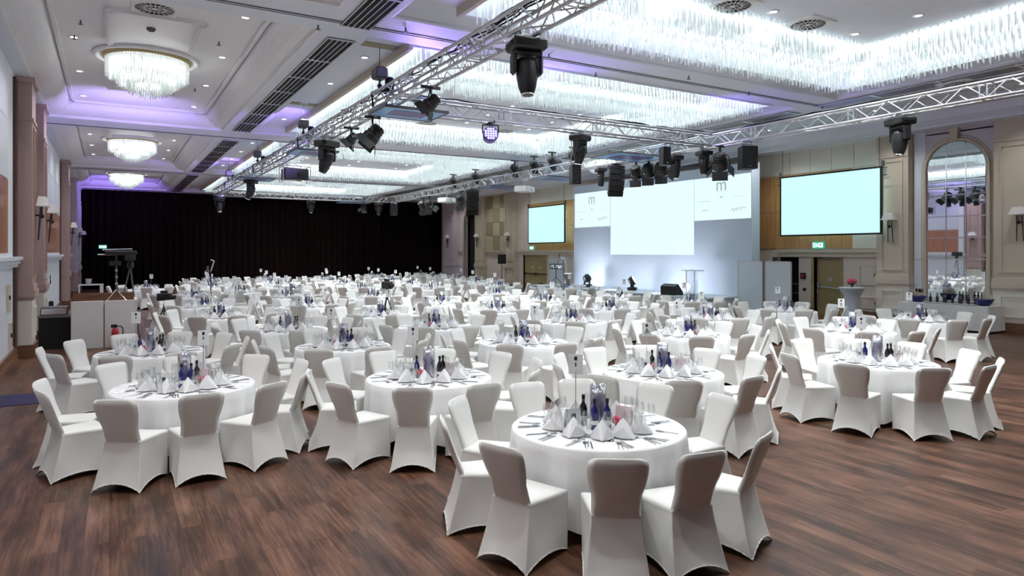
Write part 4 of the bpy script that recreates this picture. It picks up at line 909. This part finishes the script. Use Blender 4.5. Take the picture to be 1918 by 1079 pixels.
for i, (y, lb) in enumerate(((11.6, 'blue bowl with dry twigs at left end of buffet'), (9.75, 'blue bowl with dry twigs at right end of buffet'))):
    r = thing('blue_bowl', lb, 'bowl', (21.45, y, .76)); MB().lathe([(.13, 0), (.2, .1), (.25, .2), (.24, .2), (.18, .1)], 20, cap1=True).build('bowl', M['bowl'], r, True)
    b = MB()
    for k in range(26):
        a = random.uniform(0, 2 * PI); q = random.uniform(.02, .2); b.tube((q * math.cos(a), q * math.sin(a), .16), (q * 1.4 * math.cos(a + .4), q * 1.4 * math.sin(a + .4), .24 + random.uniform(0, .12)), .012, 5, .004)
    o = b.build('twigs', M['olive_b'], r); o['kind'] = 'stuff'
def bottle_mb(h_=.26, r=.035): return MB().lathe([(r * .9, 0), (r, .01), (r, h_ * .55), (r * .8, h_ * .66), (r * .38, h_ * .76), (r * .36, h_ * .9)], 14), MB().lathe([(r * .42, h_ * .88), (r * .42, h_), (r * .3, h_ + .003)], 12)
bm, bc = bottle_mb(.3, .038); bm = bm.mesh('bottle_body', M['darkglass'], True); bc = bc.mesh('cap', M['blackm'], True)
for i in range(9):
    y = 11.25 - i * .145; r = thing('wine_bottle', 'dark wine bottle on buffet, %s from the left bowl' % ORD[i + 1], 'bottle', (21.6 + .1 * ((i * 7) % 3 - 1), y, .76), 0, 'bottles on the buffet'); put('bottle_body', bm, r); put('cap', bc, r)
for i in range(6):
    o = tag(MB().lathe([(.11, 0), (.16, .02), (.165, .025), (.1, .012)], 18).build('serving_plate', M['porc'], None, True, (21.3, 11.2 - i * .24, .762)), 'white plate along buffet front edge, %s from the left bowl' % ORD[i + 1], 'plate', 'plates on the buffet')
ck = thing('cocktail_table', 'tall flared cocktail table in stretched white cover', 'table', (21.2, 13.6, 0))
MB().lathe([(.3, 0), (.24, .15), (.2, .4), (.2, .62), (.26, .86), (.36, 1.02), (.41, 1.1)], 28, cap1=False).build('stretch_cover', M['stagetop'], ck, True); MB().lathe([(.41, 1.095), (.415, 1.11), (.41, 1.125)], 28).build('table_top', M['stagetop'], ck)
def posy(mb_p, mb_l, s, n=9, rnd=random):
    for k in range(n):
        a = rnd.uniform(0, 2 * PI); q = rnd.uniform(0, .07) * s; c = (q * math.cos(a), q * math.sin(a), (.1 + rnd.uniform(0, .06)) * s); mb_p.ball(c, .032 * s, 6); mb_l.tube((q * .3, 0, 0), c, .006 * s, 4)
        c2 = (c[0] * 1.3, c[1] * 1.3, c[2] * .7); mb_l.add([(0, 0, .03 * s), (c2[0] + .02 * s, c2[1], c2[2]), (c2[0] * 1.3, c2[1] * 1.3, c2[2] + .02 * s), (c2[0], c2[1] + .02 * s, c2[2])], [(0, 1, 2, 3)])
r = thing('flower_arrangement', 'low red flower bunch on the tall cocktail table', 'flowers', (21.2, 13.6, 1.125)); p_, l_ = MB(), MB(); posy(p_, l_, 1.6, 16); p_.build('blossoms', M['petal'], r, True); l_.build('leaves', M['leaf'], r)

# ------------------------------------------------------------------ banquet tables
COLS = [
 [(.75, 8.71, [-26, 4, 38, 70, 108, 143, 180, -145, -97, -66]), (.55, 11.92, -19), (2.27, 17.42, -20), (2.27, 20.88, 5), (2.48, 25.78, 12), (1.3, 31.94, 0)],
 [(3.74, 4.80, [5, 33, 64, 122, 154, -172, -147, -103, -68, -31]), (3.41, 7.76, -8), (3.32, 11.04, -14), (3.08, 13.96, 7), (4.84, 19.57, -10), (5.22, 23.83, 8), (4.3, 27.7, 0), (3.8, 31.6, 10), (4.2, 35.5, 5), (4.7, 39.4, 5)],
 [(6.16, 6.56, 9), (6.15, 9.98, -8), (5.81, 12.90, -6), (5.68, 15.87, 12), (7.66, 22.07, -4), (6.2, 27.6, 10), (6.52, 31.35, 0), (6.94, 35.35, 15), (7.4, 39.3, 5)],
 [(9.35, 5.62, [-13, 26, 57, 88, 124, 158, -166, -130, -85, -48]), (9.31, 9.24, 8), (8.89, 12.33, 2), (8.73, 15.44, -10), (8.53, 18.5, 15), (8.99, 27.37, 5), (9.42, 31.33, -8), (9.75, 34.6, 0), (10.43, 38.7, 10)],
 [(12.54, 8.03, 9), (12.0, 11.19, -10), (11.5, 14.2, 12), (11.53, 17.4, -6), (11.95, 21.17, 4), (11.59, 26.0, 10), (12.0, 29.4, -10), (12.5, 33.2, 5), (13.28, 36.8, 0), (13.9, 40.3, 5)],
 [(15.8, 8.51, -6), (15.35, 11.70, 17), (15.13, 14.86, 0), (14.94, 18.06, -12), (15.9, 22.6, 10), (14.9, 26.2, 0), (15.97, 30.4, 8), (16.94, 34.6, -5), (17.08, 38.2, 10), (17.72, 41.7, 0)],
]
TAB = []
for ci, col in enumerate(COLS):
    for ri, (x, y, ph) in enumerate(col):
        desc = 'the nearest table' if (ci, ri) == (1, 0) else '%s table of %s row from left wall' % (ORD[ri + 1], ORD[ci + 1])
        TAB.append(dict(x=x, y=y, ph=ph, desc=desc, d=math.hypot(x, y)))
TAB.sort(key=lambda t: t['d'])
for i, t in enumerate(TAB): t['rank'] = i
TR, TZT = .765, .75
# cloth: square linen over a round top, hem dips at the four corners
def cloth_mesh(n=160):
    rings = []
    for r in (0.02, .3, .6, .72): rings.append([Vector((r * math.cos(2 * PI * k / n), r * math.sin(2 * PI * k / n), TZT)) for k in range(n)])
    rings.append([Vector(((TR - .008) * math.cos(2 * PI * k / n), (TR - .008) * math.sin(2 * PI * k / n), TZT - .002)) for k in range(n)])
    for j in range(0, 9):
        t = j / 8; ring = []
        for k in range(n):
            a = 2 * PI * k / n; sq = abs(((a / (PI / 2)) % 1) - .5) * 2     # 1 at a side middle ... 0 at corners
            hem = .05 + .22 * (sq ** 1.5)
            fold = (2 * abs(math.sin(a * 6.5 + .7 * math.sin(a * 3))) ** .7 - 1) * -.7 + math.sin(a * 21 + 1) * .2
            rad = TR + .004 + t * (.015 + .018 * (1 - sq)) + .07 * (t ** .65) * fold
            ring.append(Vector((rad * math.cos(a), rad * math.sin(a), TZT - .012 + (hem - TZT) * (t ** .95))))
        rings.append(ring)
    return MB().loft(rings, True, False).mesh('tablecloth', M['cloth'], True)
cloth_me = cloth_mesh()
tt = MB().lathe([(.74, .715), (.75, .72), (.75, .742), (.74, .745)], 40).mesh('tabletop', M['grey'])
tl = MB().tube((0, 0, 0), (0, 0, .715), .02, 8).mesh('leg', M['blackm'])
for t in TAB:
    o = put('tablecloth', cloth_me, None, (t['x'], t['y'], 0), R(15 + 37 * (t['rank'] % 5)))
    tag(o, 'white linen cloth draped over ' + t['desc'], 'tablecloth', 'white tablecloths')
    if t['rank'] < 9:
        r = thing('banquet_table', 'round folding table under the cloth of ' + t['desc'], 'table', (t['x'], t['y'], 0), 0, 'round banquet tables'); put('tabletop', tt, r)
        for k in range(4): put('leg', tl, r, (.38 * math.cos(k * PI / 2 + .8), .38 * math.sin(k * PI / 2 + .8), 0))
# ---- chair
def chair_meshes():
    n = 9; ss = [0, .03] + [.03 + .94 * i / 8 for i in range(1, 8)] + [.97]
    def corners(t):
        fy = .215 + .01 * t; fx = .222 - .01 * t
        ry = -.212 - .115 * (t ** 1.25); rx = .172 + .06 * (t ** 1.1)
        return [(-rx, ry), (rx, ry), (fx, fy), (-fx, fy)]
    arch = [.085, .06, .05, .06]
    def ring(t):
        out = []; c = corners(t)
        for e in range(4):
            p, q = Vector(c[e]), Vector(c[(e + 1) % 4]); mid = Vector((0, -.03)); dirv = (q - p).normalized(); nrm = Vector((-dirv.y, dirv.x))
            for s in ss:
                sag = .028 * math.sin(PI * s) * math.sin(PI * min(1, t * .95 + .03)) * (1 if e != 0 else .5)
                cr = .012 * (1 if s in (0,) else (0 if .02 < s < .98 else 0))
                pt = p.lerp(q, s) + nrm * sag
                zh = .004 + arch[e] * (max(0, math.sin(PI * s)) ** .7)
                out.append(Vector((pt.x, pt.y, .45 + (zh - .45) * t)))
        return out
    sk = MB().loft([ring(t / 8) for t in range(9)], False, False)
    hem = MB(); rg = ring(1.0)
    for a, b_ in zip(rg, rg[1:] + rg[:1]): hem.tube(a, b_, .006, 5)
    top = ring(0); cen = Vector((0, .005, 0)); loops = []
    for sc_, z in ((1.0, .435), (1.012, .448), (1.0, .462), (.955, .472), (.75, .48), (.4, .484), (.05, .485)):
        loops.append([Vector((cen.x + (p.x - cen.x) * sc_, cen.y + (p.y - cen.y) * sc_, z)) for p in top])
    st_ = MB().loft(loops, False, True)
    bk = MB(); rows = []; zz = [.425, .45, .475, .5, .53, .56, .62, .68, .74, .8, .835, .86, .88, .893, .9]
    for z in zz:
        v = max(0, (z - .45) / .45); yc = -.186 - .165 * (v ** .95)
        g = min(1, max(0, (z - .45) / .16)); g = g * g * (3 - 2 * g)       # 0 at the waist, 1 on the free back
        if z < .62: w_ = .1725 + .004 * max(0, (z - .45) / .17)
        else: w_ = .1765 + .036 * math.sin(min(1, (z - .62) / .2) * PI / 2)
        if z > .835:
            q = min(1, (z - .835) / .065); w_ -= .058 * (1 - math.sqrt(max(0, 1 - q * q)))
        th = .025 * (1 if z < .86 else max(.25, 1 - (z - .86) / .055))
        if z < .45: w_ -= .004
        row = []; m_ = 8
        us = [-1 + 2 * i / m_ for i in range(m_ + 1)]
        bow = .012 * g
        for u in us: row.append(Vector((u * w_, yc + th * math.sqrt(max(0, 1 - u ** 4)) - bow * (1 - u * u) + (.004 if z < .45 else 0), z)))
        ex = 4 + 24 * (1 - g)
        for u in reversed(us[1:-1]): row.append(Vector((u * w_ * (1 + .12 * (1 - g) * (1 if abs(u) > .7 else 0)), yc - th * math.sqrt(max(0, 1 - abs(u) ** ex)) - bow * (1 - u * u) + (.004 if z < .45 else 0), z)))
        rows.append(row)
    bk.loft(rows, True, True)
    return sk, hem, st_, bk
sk, hem, st_, bk = chair_meshes()
ME = dict(skirt=sk.mesh('skirt', M['cover'], True), hem=hem.mesh('hem', M['cover'], True), seat=st_.mesh('seat', M['cover'], True), backrest=bk.mesh('backrest', M['cover'], True))
whole = MB()
for p in (sk, st_, bk): whole.add(p.v, p.f)
whole_me = whole.mesh('banquet_chair', M['cover'], True)
CH = []
def seat_name(k_side, side): return '%s on %s of' % (ORD[k_side], side)
for t in TAB:
    base = math.atan2(-t['x'], -t['y'])           # direction from the table to the camera
    rnd = random.Random(t['rank'] + 50); seats = []
    for k in range(10):
        rel = t['ph'][k] if isinstance(t['ph'], list) else t['ph'] + 36 * k
        rel = (rel + 180) % 360 - 180
        seats.append(rel)
    L_ = sorted([s for s in seats if s < 0], key=lambda s: -s); R_ = sorted([s for s in seats if s >= 0])
    t['seats'] = []
    # rel > 0 lies to the right as seen from the camera
    for side, lst in (('left', L_), ('right', R_)):
        for i, s in enumerate(lst):
            az = base - R(s)
            t['seats'].append((az, '%s on %s of %s' % (ORD[i + 1], side, t['desc'])))
    for az, nm in t['seats']:
        rr_ = 1.045 + rnd.uniform(-.02, .05); a2 = az + R(rnd.uniform(-2, 2))
        x = t['x'] + rr_ * math.sin(a2); y = t['y'] + rr_ * math.cos(a2)
        face = math.atan2(t['x'] - x, t['y'] - y) + R(rnd.uniform(-5, 5))
        CH.append((math.hypot(x, y), x, y, -face, nm, t))
CH.sort(key=lambda c: c[0])
proto = None; far = MB()
for i, (d, x, y, rz, nm, t) in enumerate(CH):
    lb = 'white covered chair ' + nm
    if i < 110:
        if proto is None:
            proto = thing('banquet_chair', lb, 'chair', (x, y, 0), rz, 'white covered banquet chairs')
            put('backrest', ME['backrest'], proto); put('seat', ME['seat'], proto); s_ = put('skirt', ME['skirt'], proto); put('hem', ME['hem'], s_)
        else: dup(proto, (x, y, 0), rz, lb)
    elif i < 300:
        tag(put('banquet_chair', whole_me, None, (x, y, 0), rz), lb, 'chair', 'white covered banquet chairs')
    else:
        m = Matrix.Translation((x, y, 0)) @ Matrix.Rotation(rz, 4, 'Z'); far.add([m @ Vector(p) for p in whole.v], whole.f)
tag(far.build('banquet_chairs', M['cover'], None, True), 'many far white covered chairs filling the back before the curtain', 'chairs', kind='stuff')

# ---- tableware meshes
plate_mb = MB().lathe([(.05, 0), (.055, .006), (.095, .014), (.097, .017), (.055, .01), (.001, .009)], 24)
def napkin():
    b = MB(); h_ = .15
    # tent fold: front crease, two wings, open back
    P = [(0, -.105, 0), (-.095, .06, 0), (.095, .06, 0), (0, .02, h_), (-.03, -.02, h_ * .55), (.03, -.02, h_ * .55), (0, .05, .0), (-.012, -.095, .004), (.012, -.095, .004)]
    b.add(P, [(7, 4, 3), (7, 1, 4), (1, 3, 4), (8, 3, 5), (8, 5, 2), (2, 5, 3), (1, 6, 3), (6, 2, 3), (0, 3, 7), (0, 8, 3), (0, 7, 1, 6), (0, 6, 2, 8)])
    P2 = [(0, -.09, .002), (-.085, .075, 0), (.085, .075, 0), (0, .045, h_ * .9)]
    b.add(P2, [(0, 3, 1), (0, 2, 3), (1, 3, 2), (0, 1, 2)])
    b.v = [(x * 1.15, y * 1.1, z) for x, y, z in b.v]
    return b
nap_mb = napkin()
def glass_mb(h_, r, stem, n):
    b = MB().lathe([(.032, 0), (.03, .004), (.006, .008), (.004, .012), (.004, stem), (.012, stem + .006), (r * .75, stem + (h_ - stem) * .25), (r, stem + (h_ - stem) * .5), (r * .92, stem + (h_ - stem) * .8), (r * .8, h_)], n, cap1=False); return b
G1, G2, G3 = glass_mb(.215, .042, .09, 16), glass_mb(.19, .035, .08, 16), glass_mb(.15, .036, .05, 16)
g1l, g2l, g3l = glass_mb(.215, .042, .09, 7), glass_mb(.19, .035, .08, 7), glass_mb(.15, .036, .05, 7)
def knife(): return MB().cbox(-.006, .006, -.1, 0, 0, .005, .002), MB().loft([[Vector((-.005, 0, z)), Vector((.005, 0, z)), Vector((.008, .07, z)), Vector((.003, .105, z)), Vector((-.005, .1, z))] for z in (.001, .003)])
def fork():
    h_ = MB().cbox(-.005, .005, -.1, .02, 0, .004, .002); t = MB().loft([[Vector((-.004, .02, z)), Vector((.004, .02, z)), Vector((.011, .045, z)), Vector((.011, .055, z)), Vector((-.011, .055, z)), Vector((-.011, .045, z))] for z in (.002, .004)])
    for x in (-.0095, -.003, .0035, .01): t.box(x - .0016, x + .0016, .055, .095, .002, .005)
    return h_, t
def spoon(): return MB().cbox(-.005, .005, -.1, .03, 0, .004, .002), MB().lathe([(.001, -.004), (.012, -.002), (.02, .003)], 14, m=Matrix.Translation((0, .06, .004)) @ Matrix.Diagonal((1, 1.6, 1, 1)))
CUT = {}
for nm, fn, hd in (('knife', knife, 'blade'), ('fork', fork, 'tines'), ('spoon', spoon, 'bowl')):
    a, b = fn(); whole_ = MB().add(a.v, a.f).add(b.v, b.f); CUT[nm] = (a.mesh('handle', M['steel']), b.mesh(hd, M['steel']), hd, whole_, whole_.mesh(nm, M['steel']))
meP, meN = plate_mb.mesh('plate', M['porc'], True), nap_mb.mesh('napkin', M['cloth'])
mG = [g.mesh('wine_glass', M['glass'], True) for g in (G1, G2, G3)]; gl = [g1l, g2l, g3l]
farP, farN, farG, farC = MB(), MB(), MB(), MB()
GN = ['red wine glass', 'white wine glass', 'water glass']
cut_layout = [('fork', -.115, 'left fork'), ('fork', -.09, 'inner fork'), ('knife', .085, 'inner knife'), ('knife', .11, 'outer knife'), ('spoon', .135, 'soup spoon')]
for t in TAB:
    rnd = random.Random(t['rank'] + 900)
    for si, (az, nm) in enumerate(t['seats']):
        rz = -az      # local +Y points outward at the guest
        def at(lx, ly, z=0):
            # ly measured from table centre outward, lx to the guest's side
            return Vector((t['x'] + ly * math.sin(az) + lx * math.cos(az), t['y'] + ly * math.cos(az) - lx * math.sin(az), TZT + z))
        p = at(0, .41); j = R(rnd.uniform(-18, 18))
        if t['rank'] < 30:
            tag(put('plate', meP, None, p, rz), 'small white plate ' + nm, 'plate', 'side plates'); tag(put('napkin', meN, None, p + Vector((0, 0, .011)), rz + PI + j), 'white folded napkin ' + nm, 'napkin', 'pyramid napkins')
        else:
            m = Matrix.Translation(p); farP.add([m @ Vector(q) for q in plate_mb.v], plate_mb.f); m = Matrix.Translation(p + Vector((0, 0, .011))) @ Matrix.Rotation(rz + PI + j, 4, 'Z'); farN.add([m @ Vector(q) for q in nap_mb.v], nap_mb.f)
        for gi, (lx, ly) in enumerate(((.13, .36), (.165, .44), (.10, .29))):
            q = at(lx + rnd.uniform(-.01, .01), ly + rnd.uniform(-.015, .015))
            if t['rank'] < 10: tag(put('wine_glass', mG[gi], None, q, rz), GN[gi] + ' ' + nm, 'glass', 'stemmed glasses')
            else:
                m = Matrix.Translation(q); farG.add([m @ Vector(v) for v in gl[gi].v], gl[gi].f)
        for cn, lx, ln in cut_layout:
            q = at(lx + (.02 if lx > 0 else -.02), .60 + rnd.uniform(-.012, .012), .001); rr_ = -az + PI + R(rnd.uniform(-6, 6))
            if t['rank'] < 3:
                o = thing(cn, ln + ' ' + nm, cn, q, rr_, 'table cutlery'); put('handle', CUT[cn][0], o); put(CUT[cn][2], CUT[cn][1], o)
            elif t['rank'] < (30 if cn == 'spoon' else 15): tag(put(cn, CUT[cn][4], None, q, rr_), ln + ' ' + nm, cn, 'table cutlery')
            elif t['rank'] < 30:
                m = Matrix.Translation(q) @ Matrix.Rotation(rr_, 4, 'Z'); farC.add([m @ Vector(v) for v in CUT[cn][3].v], CUT[cn][3].f)
tag(farP.build('plates', M['porc'], None, True), 'small white plates of the far tables', 'plates', kind='stuff'); tag(farN.build('napkins', M['cloth']), 'white folded napkins of the far tables', 'napkins', kind='stuff')
tag(farG.build('wine_glasses', M['glass'], None, True), 'stemmed glasses of the middle and far tables', 'glasses', kind='stuff'); tag(farC.build('cutlery', M['steel']), 'steel cutlery of the tables behind the front ones', 'cutlery', kind='stuff')
# ---- centrepieces
vg = MB().lathe([(.068, 0), (.072, .01), (.072, .37), (.068, .37), (.066, .02)], 24, cap1=False).mesh('glass_cylinder', M['vase'], True)
vw = MB().lathe([(.062, .02), (.064, .03), (.064, .27), (.06, .272)], 20).mesh('violet_water', M['water'], True)
vc = MB().lathe([(.03, .272), (.045, .28), (.048, .305), (.03, .315), (.004, .315), (.003, .33)], 14).mesh('floating_candle', M['candle'], True)
vt = MB()
for a in range(5): vt.tube((.03 * math.cos(a * 1.3), .03 * math.sin(a * 1.3), .03), (.035 * math.cos(a * 1.3 + .6), .035 * math.sin(a * 1.3 + .6), .25), .008, 5)
bb, bcp = bottle_mb(.27, .036); bB = bb.mesh('bottle_body', M['blueglass'], True); bD = bb.mesh('bottle_body', M['darkglass'], True); bC = bcp.mesh('cap', M['blackm'], True)
bLab = MB().lathe([(.0368, .05), (.0368, .085)], 14, cap0=False, cap1=False).mesh('paper_label', M['paper'])
bar = MB().lathe([(.11, 0), (.115, .01), (.11, .02)], 28).mesh('mirror_tray', M['chrome'])
cardm = MB().loft([[Vector((-.075, -.03, 0)), Vector((.075, -.03, 0)), Vector((.075, -.027, 0)), Vector((-.075, -.027, 0))], [Vector((-.075, 0, .17)), Vector((.075, 0, .17)), Vector((.075, .003, .17)), Vector((-.075, .003, .17))]]).loft([[Vector((-.075, .03, 0)), Vector((.075, .03, 0)), Vector((.075, .027, 0)), Vector((-.075, .027, 0))], [Vector((-.075, .002, .17)), Vector((.075, .002, .17)), Vector((.075, -.001, .17)), Vector((-.075, -.001, .17))]])
cM = cardm.mesh('card', M['paper']); cPk = cardm.mesh('card', M['pink'])
sqm = MB().box(-.018, .018, -.0225, -.0165, .09, .13).mesh('printed_square', M['blackm'])
nb = MB().lathe([(.045, 0), (.045, .008), (.012, .012)], 18).mesh('base', M['chrome'], True); nr = MB().tube((0, 0, .01), (0, 0, .47), .004, 6).mesh('rod', M['steel'])
nc = MB().box(-.065, .065, -.003, .003, .44, .62).mesh('number_card', M['paper']); nq = MB().box(-.014, .014, -.0055, -.003, .565, .6).box(-.006, .006, -.005, -.003, .51, .545).mesh('printed_square', M['blackm'])
NUM = {'68': (6.16, 6.56), '20': (9.31, 9.24), '0': (6.15, 9.98), '26': (12.54, 8.03)}
fl_p, fl_l = MB(), MB(); posy(fl_p, fl_l, .62, 9, random.Random(3)); fP = fl_p.mesh('blossoms', M['petal'], True); fL = fl_l.mesh('leaves', M['leaf'])
for t in TAB:
    rnd = random.Random(t['rank'] + 4000); x, y = t['x'], t['y']; base = math.atan2(-x, -y); near = t['rank'] < 22
    def off(f, s): return (x + f * math.sin(base) - s * math.cos(base), y + f * math.cos(base) + s * math.sin(base), TZT)   # f to the camera, s to the right
    def offr(f, s): return (x + f * math.sin(base) - s * math.cos(base) * 1, y + f * math.cos(base) + s * math.sin(base) * 1, TZT)
    face = -base + PI
    r = thing('centre_vase', 'purple-filled glass vase with floating candle on ' + t['desc'], 'vase', off(0, 0), 0, 'cylinder vases'); put('glass_cylinder', vg, r); put('violet_water', vw, r); put('floating_candle', vc, r)
    places = [(.13, -.03, bB, 'front left of vase'), (.12, .07, bB, 'front right of vase'), (-.08, .13, bD, 'behind right of vase')]
    if t['rank'] % 3 == 0: places = [(.13, -.03, bB, 'front left of vase'), (.11, .08, bB, 'front right of vase'), (-.03, -.13, bD, 'left of vase')]
    if t['rank'] % 3 == 1: places = [(.05, -.15, bB, 'left of vase'), (.1, .13, bD, 'right of vase'), (.04, .17, bD, 'far right of vase')]
    for f, s, mm, w_ in places:
        r = thing('water_bottle', ('blue' if mm is bB else 'dark') + ' bottle ' + w_ + ' on ' + t['desc'], 'bottle', off(f, s), face, 'bottles around the vases'); put('bottle_body', mm, r)
        if near: put('cap', bC, r); put('paper_label', bLab, r)
        else: put('cap', bC, r)
    r = thing('menu_card', 'white menu card left of vase on ' + t['desc'], 'card', off(.09, -.22), face + R(30), 'folded menu cards'); put('card', cM, r); put('printed_square', sqm, r)
    if near:
        if t['rank'] < 8: r = thing('menu_card', 'pink menu card right of vase on ' + t['desc'], 'card', off(-.06, .23), face + R(-25), 'folded menu cards'); put('card', cPk, r)
        r = thing('flower_posy', 'small red rose posy beside vase on ' + t['desc'], 'flowers', off(.09, -.115) if t['rank'] % 2 else off(.08, .16), 0, 'rose posies'); put('blossoms', fP, r); put('leaves', fL, r)
    sgn = -1 if t['rank'] % 4 != 2 else 1
    r = thing('table_number_stand', 'white number card on thin stand on ' + t['desc'], 'sign', off(-.1, sgn * .2), face + R(rnd.uniform(-25, 25)), 'table number stands'); put('base', nb, r); put('rod', nr, r); c = put('number_card', nc, r); put('printed_square', nq, c)
    for s_, (nx, ny) in NUM.items():
        if abs(nx - x) < .02 and abs(ny - y) < .02: text(s_, .06, 0, -.004, .495, M['blackm'], c, R(90), 0, 'number', .0008)
